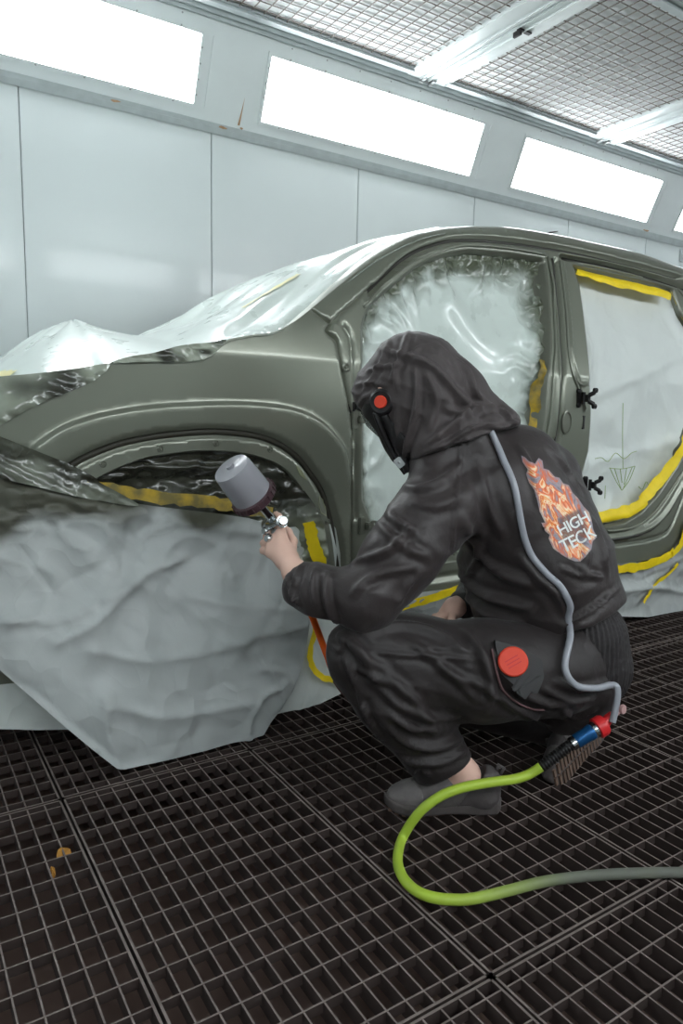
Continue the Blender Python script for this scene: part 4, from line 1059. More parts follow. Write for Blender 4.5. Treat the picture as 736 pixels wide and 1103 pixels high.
# --- skin: head, neck, hands and ankles as one continuous figure
hd = W(438, 432, 1.83)
fdir = W(405, 470, 1.90)-hd; fdir -= UP*(fdir@UP)*.0; fdir /= np.linalg.norm(fdir)    # where the face points
fr = np.cross(fdir, UP); fr /= np.linalg.norm(fr); fu = np.cross(fr, fdir)
H = lambda a, b, c: hd+fr*a+fu*b+fdir*c
B = [
    (H(0, .03, -.015), H(0, -.01, .01), .092, .080), (H(0, -.06, .03), H(0, -.085, .055), .055, .040), (H(0, -.012, .090), H(0, -.042, .108), .012, .017, {'k': .012}),
    (H(-.03, .012, .078), H(.03, .012, .078), .018, .018, {'k': .02}), (H(-.02, -.068, .085), H(.02, -.068, .085), .010, .010, {'k': .012}),
    (H(-.082, -.01, -.005), H(-.086, .02, -.01), .014, .017, {'k': .01}), (H(.082, -.01, -.005), H(.086, .02, -.01), .014, .017, {'k': .01}),
    (H(0, -.04, -.03), W(500, 500, 1.86), .058, .065), (W(500, 500, 1.86), W(560, 590, 1.88), .08, .11), (W(560, 590, 1.88), W(605, 695, 1.90), .11, .10),
    (W(500, 500, 1.86), shL, .06, .055), (shL, elL, .048, .040), (elL, wrL, .038, .029),
    (W(520, 500, 1.90), shR, .06, .055), (shR, elR, .048, .040), (elR, wrR, .038, .028),
    (W(605, 695, 1.90), hipL, .09, .085), (W(605, 695, 1.90), hipR, .09, .085), (hipL, kneeL, .075, .052), (kneeL, ankL, .050, .036), (hipR, kneeR, .07, .052), (kneeR, ankR, .050, .036),
    (ankL, heelL*.5+toeL*.5+np.array([0, 0, .05]), .034, .028), (ankR, oR-dR*.07+uR*.055, .034, .028), (oR-dR*.07+uR*.055, oR+dR*.06+uR*.045, .028, .024),
]
# left hand closed round the gun grip: palm from wrist to knuckles, back of the hand toward the camera
Kc = W(301, 581, 1.815)         # knuckle centre
palm = [(wrL, W(309, 600, 1.775), .027, .026, {'k': .02})]
kn_ = [W(291, 596, 1.80), W(292.5, 588, 1.805), W(296, 580, 1.81), W(303, 572, 1.805)]
for q in kn_: palm.append((W(309, 603, 1.775), q, .020, .0125, {'k': .018}))
fingers = [  # knuckle, middle joint, end joint, tip
    [kn_[0], W(283.5, 593, 1.83), W(287, 591, 1.855), W(295, 590, 1.855)],
    [kn_[1], W(284, 585, 1.835), W(288, 582, 1.862), W(297, 582, 1.86)],
    [kn_[2], W(287, 577, 1.84), W(292, 573, 1.868), W(301, 574, 1.865)],
    [kn_[3], W(303, 562, 1.825), W(300.5, 556, 1.842), W(297, 553, 1.858)],
]
for fg in fingers:
    for a, b, ra, rb in zip(fg[:-1], fg[1:], (.0105, .0092, .0082), (.0092, .0082, .0070)): palm.append((a, b, ra, rb, {'k': .004}))
th = [W(313, 598, 1.79), W(316, 583, 1.825), W(311, 573, 1.85), W(305, 567, 1.862)]
for a, b, ra, rb in zip(th[:-1], th[1:], (.015, .011, .0095), (.011, .0095, .008)): palm.append((a, b, ra, rb, {'k': .006}))
# right hand resting on the right knee, mostly hidden
kr = W(480, 662, 2.06); palm.append((wrR, kr, .026, .022, {'k': .02}))
for i in range(4):
    o_ = FW*(.018*(i-1.5)); a = kr+o_; b = a+(W(470, 666, 2.06)-kr); c_ = b+(W(464, 676, 2.06)-W(470, 666, 2.06))*(1-.1*abs(i-1.4))
    palm.append((kr+o_*.6, b, .012, .010, {'k': .005})); palm.append((b, c_, .0098, .008, {'k': .004}))
palm.append((wrR, W(486, 671, 1.99), .014, .011, {'k': .008})); palm.append((W(486, 671, 1.99), W(478, 676, 1.985), .011, .009, {'k': .005}))
def fB(P): return union(P, B+palm, .02)
body = sculpt('body', fB, np.array([.42, .92, .02]), np.array([1.95, 2.2, 1.25]), .0062, SKIN, person)
# finer hand: rebuilt at high resolution and joined in the same mesh
# --- hood
HD = [
    (W(446, 409, 1.83), W(455, 420, 1.83), .122, .120), (W(428, 418, 1.84), W(408, 420, 1.85), .095, .068), (W(462, 418, 1.82), W(488, 428, 1.83), .108, .088),
    (W(488, 428, 1.83), W(530, 447, 1.84), .085, .042), (W(530, 447, 1.84), W(553, 452, 1.84), .042, .018), (W(455, 440, 1.82), W(462, 468, 1.82), .105, .088),
    (W(455, 455, 1.82), W(500, 462, 1.83), .085, .070), (W(446, 470, 1.84), W(440, 486, 1.85), .062, .045), (W(500, 460, 1.83), W(540, 458, 1.85), .060, .030), (W(470, 478, 1.765), W(500, 472, 1.765), .062, .055), (W(500, 472, 1.765), W(545, 455, 1.80), .055, .035),
]
fo0 = W(397, 448, 1.86); fdn = np.array(W(380, 470, 1.86)-W(412, 450, 1.86)); fdn /= np.linalg.norm(fdn)
def fH(P):
    d = union(P, HD, .03)
    # face opening: carve the head cavity forward of the visor line
    pl = (P-W(416, 462, 1.85))@(-fdn)          # positive behind the opening plane
    cav = cap(P, H(0, -.03, .07), H(0, -.09, .2), .058, .085)
    d = smax(d, -cav, .012)
    d = smin(d, cap(P, W(408, 425, 1.80), W(420, 414, 1.80), .030), .02)
    nd_ = RT*.324-UP*.946
    return smax(d, (P-W(480, 484, 1.74))@nd_, .004)
Hc = [
    ([(405, 375), (425, 380), (450, 385), (470, 395)], .008, .005), ([(447, 399), (449, 420), (447, 445), (438, 480), (436, 494)], .007, .010), ([(435, 385), (470, 398), (500, 430), (530, 450)], .010, .006),
    ([(458, 487), (480, 478), (500, 466), (520, 458), (540, 460), (560, 453)], .006, .010), ([(460, 480), (490, 455), (515, 440), (530, 438)], .010, .009), ([(480, 440), (495, 445), (515, 450)], .008, .007),
    ([(420, 360), (415, 380), (405, 400), (392, 420)], .008, .006), ([(440, 357), (432, 380), (425, 400), (428, 420)], .007, .005), ([(395, 400), (410, 395), (430, 393)], .006, .005), ([(383, 415), (400, 412), (415, 415)], .006, .005),
    ([(490, 385), (505, 400), (515, 425), (535, 440)], .008, .006), ([(470, 370), (490, 390), (498, 410)], .008, .005), ([(428, 440), (428, 460), (432, 478)], .006, .006), ([(460, 400), (470, 430), (462, 460)], .010, .006),
    ([(540, 440), (550, 450), (556, 458)], .006, .007), ([(386, 438), (392, 428), (400, 424)], .005, .004), ([(455, 372), (430, 390), (420, 410)], .006, .004),
]
hood = sculpt('hood', fH, np.array(W(440, 430, 1.84))-.28, np.array(W(470, 430, 1.84))+np.array([.32, .26, .26]), .0058, CLOTHH, person, Hc, lambda V: cloth_noise(V, .004, 12, 8))
# --- respirator: rubber face skirt, visor, filter disc, strap buckle
mk = empty('x')
bpy.data.objects.remove(mk)
def fM(P):
    d = union(P, [(H(0, .01, .03), H(0, -.085, .035), .094, .070), (H(0, -.075, .085), H(0, -.095, .09), .040, .036)], .03)
    d = smax(d, -(cap(P, H(0, .01, .0), H(0, -.08, .03), .086, .062)), .004)
    d = smax(d, -((P-H(0, 0, .028))@fdir), .004)
    # window for the visor
    win = cap(P, H(-.035, .01, .12), H(.035, .01, .12), .048, .048)
    return smax(d, -win, .006)
mask = sculpt('respirator_mask', fM, H(0, -.05, .05)-.19, H(0, -.05, .05)+.19, .0052, RUB, person)
def fV(P):
    d = union(P, [(H(0, .01, .03), H(0, -.085, .035), .0925, .068)], .03); d = np.abs(d)-.0016
    d = smax(d, cap(P, H(-.035, .01, .12), H(.035, .01, .12), .054, .054), .003)
    return d
VIS = mat('clear visor', (235, 240, 240), .05, trans=.95, coat=.5, ior=1.05)
sculpt('visor', fV, H(0, 0, .07)-.13, H(0, 0, .07)+.13, .0035, VIS, mask)
def disc(px, py, D, nrm, r, name, par, m1, m2, depth=.018, r2=.55):
    q = Vector(W(px, py, D)); A = frame_z(q, nrm)
    b = MB(); b.lathe([(r*1.0, -depth), (r*1.05, -depth*.3), (r, .0), (r*.82, .004), (r*.62, .002), (0.0001, .002)], A, 36, cap=False)
    o = b.obj(name, m1, par, smooth=True, autos=40)
    c = MB(); c.lathe([(r*r2, -.001), (r*r2, .006), (r*r2*.9, .0085), (.0001, .0085)], A, 32, cap=False); c.obj('filter_cap', m2, o, smooth=True, autos=40)
    return o
nd = Vector(CAM-W(410, 433, 1.75)).normalized()
cr_, _n = hit(bods['hood'][2], 411, 433)
Dd = 1.745 if cr_ is None else float((cr_-CAM)@FW)
print('disc depth', Dd)
dn = nd*1.0+Vector(-RT)*.35
disc(410.5, 433, Dd-.010, dn, .032, 'filter_disc', mask, RUB, ORANGE, .022, .50)
sb = MB(); pth = [W(404, 444, Dd+.005), W(408, 456, Dd+.01), W(415, 472, Dd+.02), W(423, 488, Dd+.03), W(430, 500, Dd+.035), W(437, 510, Dd+.04)]
sb.tube(catmull(pth, 5), .0065, 8); 
pth = [W(414, 447, Dd+.005), W(420, 460, Dd+.012), W(427, 478, Dd+.02), W(434, 494, Dd+.028), W(440, 508, Dd+.035)]
sb.tube(catmull(pth, 5), .011, 10)
for k in range(7):
    a = W(409+k*4.0, 450+k*8, Dd+.012+k*.004); b = W(414+k*3.6, 447+k*8, Dd+.006+k*.004)
sb.obj('rubber_seal', RUB, mask, smooth=True)
bk = MB(); A = frame_z(W(430, 498, Dd+.018), Vector(CAM-W(430, 498, 1.75)), Vector(W(440, 512, 1.75)-W(428, 496, 1.75)))
bk.bbox((-.012, -.010, -.004), (.014, .010, .004), .002, A); bk.lathe([(.004, .004), (.004, .006), (.002, .007)], A, 12); bk.obj('strap_buckle', STEEL, mask, smooth=True, autos=40)
# --- shoes
TOEC = mat('grey shoe overlay', (112, 106, 105), .5, var=.2, vscale=30, bump=.3, bscale=120)
def shoe(o, fwd, up, name_seed=0, sole_tread=True):
    """o = sole centre on the ground, fwd toward the toe"""
    fwd = np.array(fwd)/np.linalg.norm(fwd); up = np.array(up)-fwd*(np.array(up)@fwd); up /= np.linalg.norm(up); sd = np.cross(up, fwd)
    Q = lambda a, b, c: o+fwd*a+sd*b+up*c
    def loc(P): d = P-o; return d@fwd, d@sd, d@up
    def outl(a, b, gr=0):
        # plan outline half-width
        wv = np.interp(a, [-.15, -.135, -.09, -.03, .04, .09, .125, .150], [.014, .030, .037, .035, .044, .046, .034, .008])+gr
        return np.abs(b-.006*np.sin(a*14))-wv
    def f_sole(P):
        a, b, c = loc(P); d = smax(outl(a, b, .001), np.abs(a)-.151, .02)
        lift = .012*np.clip((a-.09)/.06, 0, 1)**2
        return smax(d, np.abs(c-.013-lift)-.013-.004*np.clip(-a/.1, 0, 1), .006)
    up_pr = [(Q(-.105, 0, .045), Q(-.11, 0, .080), .036, .033), (Q(-.10, 0, .04), Q(.02, 0, .045), .036, .040), (Q(.02, 0, .045), Q(.085, 0, .033), .040, .032), (Q(.07, .004, .028), Q(.115, .002, .026), .034, .026), (Q(-.07, 0, .07), Q(-.01, 0, .068), .036, .032)]
    def f_up(P):
        a, b, c = loc(P); d = union(P, up_pr, .025); d = smax(d, -(c-.012), .006)
        hole = cap(P, Q(-.075, 0, .10), Q(-.055, 0, .14), .030, .038); return smax(d, -hole, .008)
    up_o = sculpt('shoe', f_up, o-.2, o+.2, .0052, SHOE, person, noise=lambda V: .0018*n3(V, 60)+.003*n3(V, 22))
    def f_cap(P):
        a, b, c = loc(P); d = f_up(P)-.0022; d = smax(d, -(a-.078+.6*np.abs(b)), .002); return smax(d, -(c-.016), .003)
    sculpt('toe_cap', f_cap, o-.2, o+.2, .005, TOEC, up_o)
    def f_pan(P):
        a, b, c = loc(P); d = f_up(P)-.0020; d = smax(d, np.abs(a+.02+.6*(c-.05))-.030, .002); d = smax(d, c-.072, .002); return smax(d, -(c-.018), .003)
    sculpt('side_panel', f_pan, o-.2, o+.2, .005, TOEC, up_o)
    s = sculpt('sole', f_sole, o-.2, o+.2, .0048, SOLE, up_o)
    lc = MB()
    for i in range(5):
        a = .005+.017*i; h_ = .082-.0075*i*1.25
        lc.tube(catmull([Q(a, -.030, h_-.012), Q(a+.004, -.012, h_+.003), Q(a+.006, .012, h_+.003), Q(a, .030, h_-.012)], 5), .0028, 6)
    lc.obj('laces', DARK, up_o, smooth=True)
    tg = MB(); tg.tube([Q(-.03, 0, .085), Q(-.012, 0, .105), Q(-.0, 0, .115)], [.016, .015, .010], 10); tg.obj('tongue', SHOE, up_o, smooth=True)
    pt = MB(); pt.tube([Q(-.142, 0, .095), Q(-.150, 0, .11), Q(-.138, 0, .118), Q(-.132, 0, .10)], .006, 8); pt.obj('pull_tab', SHOE, up_o, smooth=True)
    td = MB()
    for i in range(17):
        a = -.135+.0165*i; w_ = float(np.interp(a, [-.15, -.135, -.09, -.03, .04, .09, .125, .150], [.010, .024, .031, .029, .038, .040, .028, .006]))
        for b0 in ((-1, -.1), (.1, 1)):
            y0, y1 = b0[0]*w_+.006*math.sin(a*14), b0[1]*w_+.006*math.sin(a*14); lf = .012*max(0, (a-.09)/.06)**2
            V = [Q(a+da, y, c_+lf) for da in (0, .009) for y in (y0, y1) for c_ in (-.004, .002)]
            td.add(V, [(0, 1, 3, 2), (4, 6, 7, 5), (0, 4, 5, 1), (2, 3, 7, 6), (0, 2, 6, 4), (1, 5, 7, 3)])
    td.obj('tread', TREAD, up_o)
    return up_o
oL = (toeL+heelL)/2; oL[2] = .006
shoe(oL, [toeL[0]-heelL[0], toeL[1]-heelL[1], 0], (0, 0, 1))
shoe(oR, dR, uR)
# --- emblem on the back of the jacket
jb = bods['jacket'][2]
def onJ(x, y, off=.0): 
    p, n = hit(jb, x, y)
    if p is None: return None
    n = n if n@(CAM-p) > 0 else -n
    return p+n*off
fl_px = [(562, 491), (566, 493), (571, 498), (576, 500), (580, 494), (584, 497), (585, 505), (591, 507), (597, 514), (602, 515), (606, 521), (612, 523), (616, 531), (622, 537), (628, 546), (634, 552), (637, 561), (639, 572), (643, 579), (638, 583), (636, 592), (631, 600), (625, 605), (620, 605), (612, 602), (604, 597), (596, 591), (591, 580), (592, 576), (587, 572), (583, 563), (587, 563), (581, 551), (579, 540), (576, 528), (570, 520), (567, 511), (569, 506), (563, 498)]
def px_patch(name, P, off, m, spacing=3.0, par=None, attrs=None):
    O = [Vector(p) for p in P]; A = np.array(P, float)
    ring = []
    for i in range(len(A)):
        a, b = A[i], A[(i+1) % len(A)]; n_ = max(1, int(np.linalg.norm(b-a)/spacing))
        for k in range(n_): ring.append(a+(b-a)*k/n_)
    ring = np.array(ring); gx, gy = np.meshgrid(np.arange(A[:, 0].min(), A[:, 0].max(), spacing), np.arange(A[:, 1].min(), A[:, 1].max(), spacing)); gx = gx.ravel(); gy = gy.ravel()
    k = inside(gx, gy, ring); gx, gy = gx[k], gy[k]; k = dist_poly(gx, gy, ring, True) > spacing*.5; gx, gy = gx[k], gy[k]
    pts = [Vector((float(p[0]), float(p[1]))) for p in ring]+[Vector((float(a), float(b))) for a, b in zip(gx, gy)]
    ed = [(i, (i+1) % len(ring)) for i in range(len(ring))]
    V2, _, F2, _, _, _ = delaunay_2d_cdt(pts, ed, [], 0, 1e-6); V2 = np.array([tuple(v) for v in V2]); F2 = np.array([f for f in F2 if len(f) == 3])
    c = V2[F2].mean(1); F2 = F2[inside(c[:, 0], c[:, 1], ring)]
    V = []
    for x, y in V2:
        p = onJ(x, y, off); V.append(p if p is not None else (V[-1] if V else CAM))
    return mesh_obj(name, V, F2, m, par, attr=attrs(V2) if attrs else None)
def uvfl(V2):      # emblem coordinates: u along the flame from tail to head, v across
    a = np.array([563, 492.]); b = np.array([622, 604.]); d = (b-a)/np.linalg.norm(b-a); n = np.array([d[1], -d[0]]); q = V2-a
    return {'fu': q@d/126, 'fv': q@n/126}
FLM = bpy.data.materials.new('flame print'); FLM.use_nodes = True
nt = FLM.node_tree; N = nt.nodes; L = nt.links; bb = N['Principled BSDF']; bb.inputs['Roughness'].default_value = .55
au = N.new('ShaderNodeAttribute'); au.attribute_name = 'fu'; av = N.new('ShaderNodeAttribute'); av.attribute_name = 'fv'
cx_ = N.new('ShaderNodeCombineXYZ'); L.new(au.outputs['Fac'], cx_.inputs[0]); L.new(av.outputs['Fac'], cx_.inputs[1])
mp = N.new('ShaderNodeMapping'); mp.inputs['Scale'].default_value = (3.6, 8.5, 1); L.new(cx_.outputs[0], mp.inputs[0])
nz = N.new('ShaderNodeTexNoise'); nz.inputs['Scale'].default_value = 1; nz.inputs['Detail'].default_value = 4; nz.inputs['Distortion'].default_value = 2.2; L.new(mp.outputs[0], nz.inputs['Vector'])
rp = N.new('ShaderNodeValToRGB'); L.new(nz.outputs['Fac'], rp.inputs['Fac']); e = rp.color_ramp.elements
e[0].position = .30; e[0].color = lin((120, 112, 122)); e[1].position = .72; e[1].color = lin((255, 196, 110))
for p_, c_ in ((.40, (168, 158, 166)), (.45, (205, 110, 84)), (.50, (246, 118, 52)), (.55, (255, 236, 200)), (.60, (250, 150, 60)), (.66, (222, 100, 66))):
    x_ = rp.color_ramp.elements.new(p_); x_.color = lin(c_)
ed_ = N.new('ShaderNodeAttribute'); ed_.attribute_name = 'edge'
mx = N.new('ShaderNodeMix'); mx.data_type = 'RGBA'; mx.inputs[7].default_value = lin((150, 146, 156)); L.new(rp.outputs['Color'], mx.inputs[6]); L.new(ed_.outputs['Fac'], mx.inputs[0])
dk = N.new('ShaderNodeAttribute'); dk.attribute_name = 'core'
mx2 = N.new('ShaderNodeMix'); mx2.data_type = 'RGBA'; mx2.inputs[7].default_value = lin((98, 84, 86)); L.new(mx.outputs[2], mx2.inputs[6]); L.new(dk.outputs['Fac'], mx2.inputs[0]); L.new(mx2.outputs[2], bb.inputs['Base Color'])
def fattr(V2):
    d = dist_poly(V2[:, 0], V2[:, 1], fl_px, True); r = uvfl(V2)
    r['edge'] = np.clip(1-d/3.2, 0, 1)*.9
    core = [(599, 558), (626, 546), (634, 570), (632, 580), (608, 592), (604, 580)]
    ins = inside(V2[:, 0], V2[:, 1], core); dc = dist_poly(V2[:, 0], V2[:, 1], core, True)
    r['core'] = np.where(ins, np.clip(dc/3, 0, 1), 0)*.8
    return r
emb = px_patch('back_emblem', fl_px, .0025, FLM, 1.6, jk, fattr)
emb['label'] = 'flame print with white lettering'
def word(txt, cx0, cy0, size, ang, shear=0):
    cu = bpy.data.curves.new('lettering', 'FONT'); cu.body = txt; cu.size = size; cu.align_x = 'CENTER'; cu.align_y = 'CENTER'; cu.offset = size*.012; cu.space_character = .88
    o = bpy.data.objects.new('lettering', cu); COL.objects.link(o); bpy.context.view_layer.update()
    me = bpy.data.meshes.new_from_object(o.evaluated_get(bpy.context.evaluated_depsgraph_get())); bpy.data.objects.remove(o)
    bm = bmesh.new(); bm.from_mesh(me); bmesh.ops.triangulate(bm, faces=bm.faces[:]); bmesh.ops.subdivide_edges(bm, edges=bm.edges[:], cuts=1)
    ca_, sa = math.cos(ang), math.sin(ang); V = []
    for v in bm.verts:
        x, y = v.co.x*.92, v.co.y; px = cx0+x*ca_+y*sa; py = cy0+x*sa-y*ca_
        V.append(onJ(px, py, .0045))
    bm.verts.index_update(); F_ = [tuple(v.index for v in f.verts) for f in bm.faces]; bm.free()
    return V, F_
lt = MB()
for t_, x_, y_, s_ in (('HIGH', 617, 565, 17.5), ('TECK', 622, 581.5, 19)):
    V, F_ = word(t_, x_, y_, s_, math.radians(-27)); 
    if all(v is not None for v in V): lt.add(V, F_)
lt.obj('lettering', WHITEL, jk)
# ------------------------------------------------------------------ belt regulator with red dial
def surfp(b, x, y, off):
    p, n = hit(bods[b][2], x, y)
    if p is None: p = W(x, y, 1.8); n = CAM-p; n = n/np.linalg.norm(n)
    n = n if n@(CAM-p) > 0 else -n; return p+n*off, n
rg = empty('belt_regulator', tuple(surfp('trousers', 552, 716, .0)[0]), 'black belt air regulator with an orange-red round dial on the hip', 'air regulator')
p, n = surfp('trousers', 552, 716, .016)
nv = np.array(CAM-p); nv /= np.linalg.norm(nv); nz_ = nv*.85+n*.3
A = frame_z(p, nz_, RT)
dl = MB()
plate = [(-.045, .055), (.012, .040), (.060, .010), (.062, -.030), (.045, -.066), (.0, -.052), (-.035, -.020)]
V = [A@Vector((x, y, z)) for z in (-.024, .0) for x, y in plate]; k = len(plate)
dl.add(V, [tuple(range(k-1, -1, -1)), tuple(range(k, 2*k))]+[(i, (i+1) % k, (i+1) % k+k, i+k) for i in range(k)])
dl.obj('back_plate', DARK, rg)
pb = MB(); pb.bbox((.022, -.052, .0), (.036, .012, .008), .003, A@Matrix.Rotation(math.radians(-38), 4, 'Z')); pb.bbox((.036, -.052, -.002), (.062, .004, .004), .002, A@Matrix.Rotation(math.radians(-38), 4, 'Z')); pb.bbox((-.03, -.062, -.004), (.034, -.046, .008), .003, A@Matrix.Rotation(math.radians(30), 4, 'Z'))
pb.obj('belt_clip', RUB, rg, smooth=True, autos=40)
dd = MB(); A2 = A@Matrix.Translation((-.007, .006, .0)); dd.lathe([(.031, 0), (.034, .006), (.034, .012), (.031, .015), (.0001, .015)], A2, 40, cap=False); dd.obj('dial', ORANGE, rg, smooth=True, autos=40)
rb = MB()
for yy in (-.008, .0, .008): rb.bbox((-.018, yy-.0012, .015), (.016, yy+.0012, .0165), .0004, A2@Matrix.Rotation(.5, 4, 'Z'))
rb.obj('dial_markings', RED, rg)
cb_ = MB(); cb_.tube(catmull([surfp('trousers', x, y, .006)[0] for x, y in ((530, 700), (533, 725), (541, 745), (556, 758), (572, 763), (586, 762))], 5), .0026, 8)
cb_.obj('belt_strap', PURH, rg, smooth=True)
# ------------------------------------------------------------------ grey hose from hood down the back
gp = []
for i, (x, y) in enumerate([(526, 465), (535, 483), (543, 499), (549, 512), (554, 526), (558, 545), (561, 562), (566.5, 582), (573, 597), (581, 609), (591, 621), (600.7, 631), (607, 641), (611.7, 653), (613.5, 666), (614, 680)]):
    p = onJ(x, y, .0075)
    if p is None: p = W(x, y, 1.78)
    gp.append(p)
Dl = float((gp[-1]-CAM)@FW); print('hose D', Dl)
def front_of(x, y, D, gap=.012):
    for k_ in ('trousers', 'waistband', 'jacket'):
        for dx in (-5, 0, 5):
            for dy in (-5, 0, 5):
                p_, _ = hit(bods[k_][2], x+dx, y+dy)
                if p_ is not None: D = min(D, float((p_-CAM)@FW)-gap)
    return D
for x, y in [(613, 694), (610, 707), (609, 720), (614, 732), (625, 740), (644, 741), (657, 738), (664, 739.5), (665.5, 748), (663.5, 762), (660, 778)]: gp.append(W(x, y, front_of(x, y, Dl)))
Dl = float((gp[-1]-CAM)@FW); print('coupling D', Dl)
# keep the hose in front of the cloth where it leaves the hem
for i in range(len(gp)-11, len(gp)):
    x = (gp[i]-CAM); 
gh = MB(); gh.tube(catmull(gp, 6), .0083, 14)
tag(gh.obj('air_hose', GREYH, smooth=True), "thin grey air hose running from the hood down the painter's back", 'air hose')
# ------------------------------------------------------------------ green supply hose with coupling
Dc = Dl+.01
pA = W(583, 826, Dc-.03); pB = W(617, 801, Dc-.01); pC = W(641, 786, Dc+.0); pD = W(658, 777, Dc+.01)
hp = [pA, W(570, 834, 1.72), W(555, 839, 1.70), W(530, 842.5, 1.68), W(500, 848, 1.655), W(475, 857.5, 1.65), W(452, 875, 1.655)]
for x, y in [(434, 902), (428.5, 925), (433, 943), (445, 957), (462, 965.5), (485, 969), (510, 968), (545, 960), (590, 949), (640, 943), (690, 940.5), (736, 940), (790, 942), (850, 950)]: hp.append(onZ(x, y, .0125))
C = catmull(hp, 8); sg_ = MB(); sg_.tube(C, .0115, 16)
nring = len(C); ln = np.r_[0, np.cumsum([np.linalg.norm(C[i+1]-C[i]) for i in range(nring-1)])]
i0 = 8*9; 
fade = sm((ln-ln[8*10])/(ln[8*16]-ln[8*10])); fade = np.repeat(fade, 16)
GREENH = mat_attr('green air hose with grey dust', (172, 198, 66), (104, 106, 98), 'dust', .45, .6, noise=.12, coat=.1)
hs = sg_.obj('supply_hose', GREENH, smooth=True, attr={'dust': fade})
tag(hs, 'green air hose curving over the floor grating, turning grey with dust', 'air hose')
cp_ = empty('hose_coupling', tuple(pB), 'blue and red quick coupling joining the green hose to the grey one', 'coupling')
ax_ = Vector(pC-pB).normalized()
b = MB(); nseg = 60; P_ = [pA+(pB-pA)*i/nseg for i in range(nseg+1)]; b.tube(P_, [.0125+.0022*math.sin(i*PI/2.4) for i in range(nseg+1)], 16); b.obj('bend_protector', RUB, cp_, smooth=True)
b = MB(); A = frame_z(pB, ax_); Lb = float(np.linalg.norm(pC-pB)); b.lathe([(.013, -.006), (.0165, -.004), (.0165, .008), (.013, .010)], A, 24); b.obj('ferrule', CHROME, cp_, smooth=True, autos=40)
b = MB(); b.lathe([(.015, .008), (.0175, .012), (.0175, .045), (.019, .048), (.019, Lb-.006), (.016, Lb-.002)], A, 28)
b.obj('coupling_sleeve', BLUE, cp_, smooth=True, autos=40)
b = MB(); b.lathe([(.0185, Lb-.008), (.0205, Lb-.004), (.0205, Lb+.004), (.017, Lb+.006)], A, 24); b.obj('lock_ring', CHROME, cp_, smooth=True, autos=40)
b = MB(); b.lathe([(.021, Lb+.003), (.026, Lb+.005), (.026, Lb+.024), (.022, Lb+.030), (.012, Lb+.032), (.010, Lb+.04)], A, 6 and 28); tpos = A@Vector((0, 0, Lb+.022))
b.tube([tpos, Vector(W(660, 770, Dc+.01))], [.014, .011], 16)
b.obj('valve_body', RED, cp_, smooth=True, autos=40)
b = MB(); q = A@Vector((0, 0, Lb+.02)); kq = Vector(W(671, 764, Dc+.03)); b.tube([q, q.lerp(kq, .8)], .005, 10); b.lathe([(.011, -.004), (.0125, .0), (.011, .004)], frame_z(kq, Vector(RT)*.6-Vector(FW)*.8), 20); b.obj('vent_knob', mat('pink grey plastic', (188, 150, 148), .5), cp_, smooth=True, autos=40)
# ------------------------------------------------------------------ orange gun hose hanging behind the knee
oh = [W(313, 622, 1.79), W(325, 642, 1.81), W(335, 661, 1.84), W(341, 676, 1.87), W(347, 692, 1.90), W(353, 708, 1.90), W(358, 722, 1.90), W(366, 736, 1.90), W(376, 748, 1.90), W(392, 762, 1.93), W(420, 785, 1.97)]
C = catmull(oh, 6); b = MB(); b.tube(C[:42], [.009]*42, 14); 
gh_ = b.obj('gun_hose', ORHOSE, smooth=True); tag(gh_, "orange and brown hose hanging between the paper and the painter's knee", 'air hose')
b = MB(); b.tube(C[40:], [.0135]*len(C[40:]), 14); b.obj('hose_sleeve', PURH, gh_, smooth=True)
# ------------------------------------------------------------------ spray gun
sg = empty('spray_gun', tuple(W(292, 560, 1.83)), 'silver spray gun with a translucent grey paint cup held at the arch', 'spray gun')
c1 = Vector(W(275, 537, 1.86)); c0 = Vector(W(249, 504, 1.795)); cz = (c0-c1)
A = frame_z(c1, cz, FW); Lc = cz.length; print('cup len', Lc)
Lc = max(Lc, .10); rb_ = .058
b = MB(); b.lathe([(rb_*.95, .012), (rb_*.92, Lc*.5), (rb_*.87, Lc*.95), (rb_*.83, Lc), (rb_*.25, Lc+.003), (rb_*.18, Lc+.003), (rb_*.16, Lc+.009), (.0001, Lc+.009)], A, 44, cap=False)
b.obj('paint_cup', CUPM, sg, smooth=True, autos=50)
b = MB(); b.lathe([(.0001, .013), (rb_*.90, .013), (rb_*.875, Lc*.40), (rb_*.85, Lc*.62), (.0001, Lc*.70)], A, 40, cap=False); b.obj('paint_fill', PAINTIN, sg, smooth=True, autos=50)
b = MB(); b.lathe([(.012, -.022), (.03, -.014), (rb_*.97, -.006), (rb_*1.05, -.002), (rb_*1.05, .016), (rb_*.98, .019)], A, 44)
for i in range(22):
    a = 2*PI*i/22; b.bbox((-.003, -.0015, -.001), (.003, .0015, .015), .0006, A@Matrix.Rotation(a, 4, 'Z')@Matrix.Translation((rb_*1.06, 0, 0)))
b.obj('cup_collar', CUPB, sg, smooth=True, autos=40)
neck = c1-cz.normalized()*.020; gunb = Vector(W(294, 560, 1.83))
b = MB(); b.tube([neck, neck.lerp(gunb, .6), gunb], [.011, .010, .013], 16)
hA = Vector(W(298, 566, 1.835)); nozz = Vector(W(285, 566, 1.91)); back = Vector(W(304, 562, 1.78))
b.tube([back, hA, hA.lerp(nozz, .55)], [.015, .017, .015], 18)
b.obj('gun_body', CHROME, sg, smooth=True, autos=50)
b = MB(); zz = nozz-hA; b.lathe([(.016, 0), (.018, .005), (.018, .016), (.012, .024), (.006, .028)], frame_z(hA.lerp(nozz, .55), zz), 24); b.obj('air_cap', STEEL, sg, smooth=True, autos=40)
b = MB(); b.lathe([(.011, -.006), (.013, -.003), (.013, .012), (.010, .015)], frame_z(back, back-hA), 20); b.obj('fluid_knob', CHROME, sg, smooth=True, autos=40)
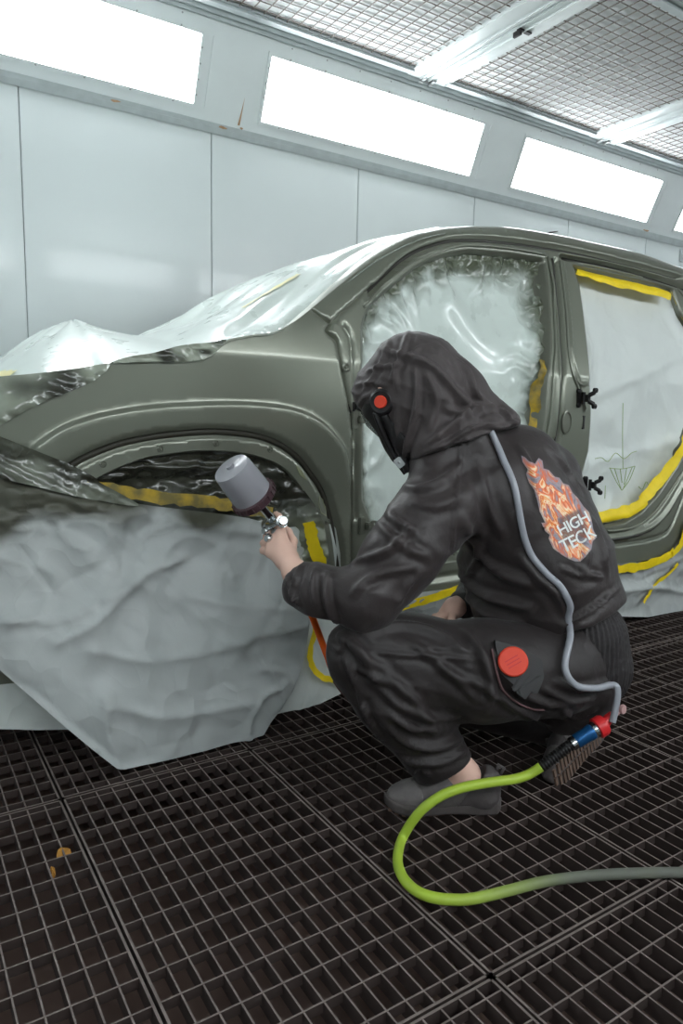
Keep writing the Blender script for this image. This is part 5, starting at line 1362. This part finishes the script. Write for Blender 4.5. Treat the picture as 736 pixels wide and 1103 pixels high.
b = MB(); b.tube([hA, Vector(W(297, 580, 1.84)), Vector(W(300, 600, 1.83)), Vector(W(304, 606, 1.82))], [.013, .013, .012, .010], 16); b.obj('grip', STEEL, sg, smooth=True)
b = MB(); b.tube(catmull([W(287, 563, 1.87), W(283, 575, 1.875), W(285, 590, 1.868)], 5), .0035, 8); b.obj('trigger', CHROME, sg, smooth=True)
b = MB()
for (x, y, D) in ((287, 572, 1.80), (290, 580, 1.80)): b.lathe([(.008, -.01), (.010, -.006), (.010, .006), (.008, .010)], frame_z(W(x, y, D), Vector(-RT)*.7-Vector(FW)*.7), 18)
b.tube([Vector(W(287, 572, 1.81)), Vector(W(295, 568, 1.83))], .006, 10); b.tube([Vector(W(290, 580, 1.81)), Vector(W(297, 576, 1.83))], .006, 10)
b.obj('air_regulating_knob', CHROME, sg, smooth=True, autos=40)
# yellow tape under the film edge, seen on the windscreen film and at the left edge
fb_ = BVHTree.FromPolygons([tuple(film1.matrix_world @ v.co) for v in film1.data.vertices], [tuple(p.vertices) for p in film1.data.polygons])
for P, w_, lab in (([(262, 332), (280, 321), (300, 309), (322, 296)], .022, 'faint yellow tape strip on the windscreen film'), ([(-8, 404), (4, 403), (14, 403.5)], .03, 'small yellow tape piece on the film at the left edge')):
    C = [hit(fb_, *q) for q in catmull(P, 5)]; C = [c for c in C if c[0] is not None]; V = []
    if len(C) > 2:
        for i, (p, n) in enumerate(C):
            t_ = C[min(i+1, len(C)-1)][0]-C[max(i-1, 0)][0]; n = n if n@(CAM-p) > 0 else -n; s_ = np.cross(t_, n); s_ /= np.linalg.norm(s_)+1e-9
            for j in (-1, 0, 1): V.append(p+n*.003+s_*w_*.5*j*(1+.3*math.sin(i*2.1)))
        tag(mesh_obj('masking_tape', V, [(i*3+j, i*3+j+1, i*3+j+4, i*3+j+3) for i in range(len(C)-1) for j in (0, 1)], mat('paled yellow tape', (226, 216, 150), .4)), lab, 'masking tape', 'yellow masking tape strips')
# two leaves lying in the pit under the grating
for (x, y, r_) in ((69, 921, .016), (57, 939, .011)):
    q = onZ(x, y, -.010); b = MB(); A = Matrix.Translation(q)@Matrix.Rotation(.5, 4, 'X')
    n_ = 14; V = [A@Vector((r_*math.cos(2*PI*i/n_)*(1 if r_ > .012 else .45), r_*1.25*math.sin(2*PI*i/n_), .003*math.sin(i*1.7))) for i in range(n_)]+[A@Vector((0, 0, .005))]
    b.add(V, [(i, (i+1) % n_, n_) for i in range(n_)])
    tag(b.obj('dry_leaf', mat('dry leaf', (176, 124, 52), .7)), 'round ochre leaf caught under the grating at left' if r_ > .012 else 'tiny narrow ochre leaf caught under the grating at left', 'leaf', 'dry leaves under the grating')
# ------------------------------------------------------------------ light and view
w = bpy.data.worlds.new('world'); S.world = w; w.use_nodes = True
w.node_tree.nodes['Background'].inputs[0].default_value = (.8, .9, 1, 1); w.node_tree.nodes['Background'].inputs[1].default_value = .15
S.view_settings.view_transform = 'Standard'; S.view_settings.look = 'None'; S.view_settings.gamma = 1; S.view_settings.use_curve_mapping = False
S.view_settings.exposure = 1.2
S.cycles.use_denoising = True; S.cycles.max_bounces = 8
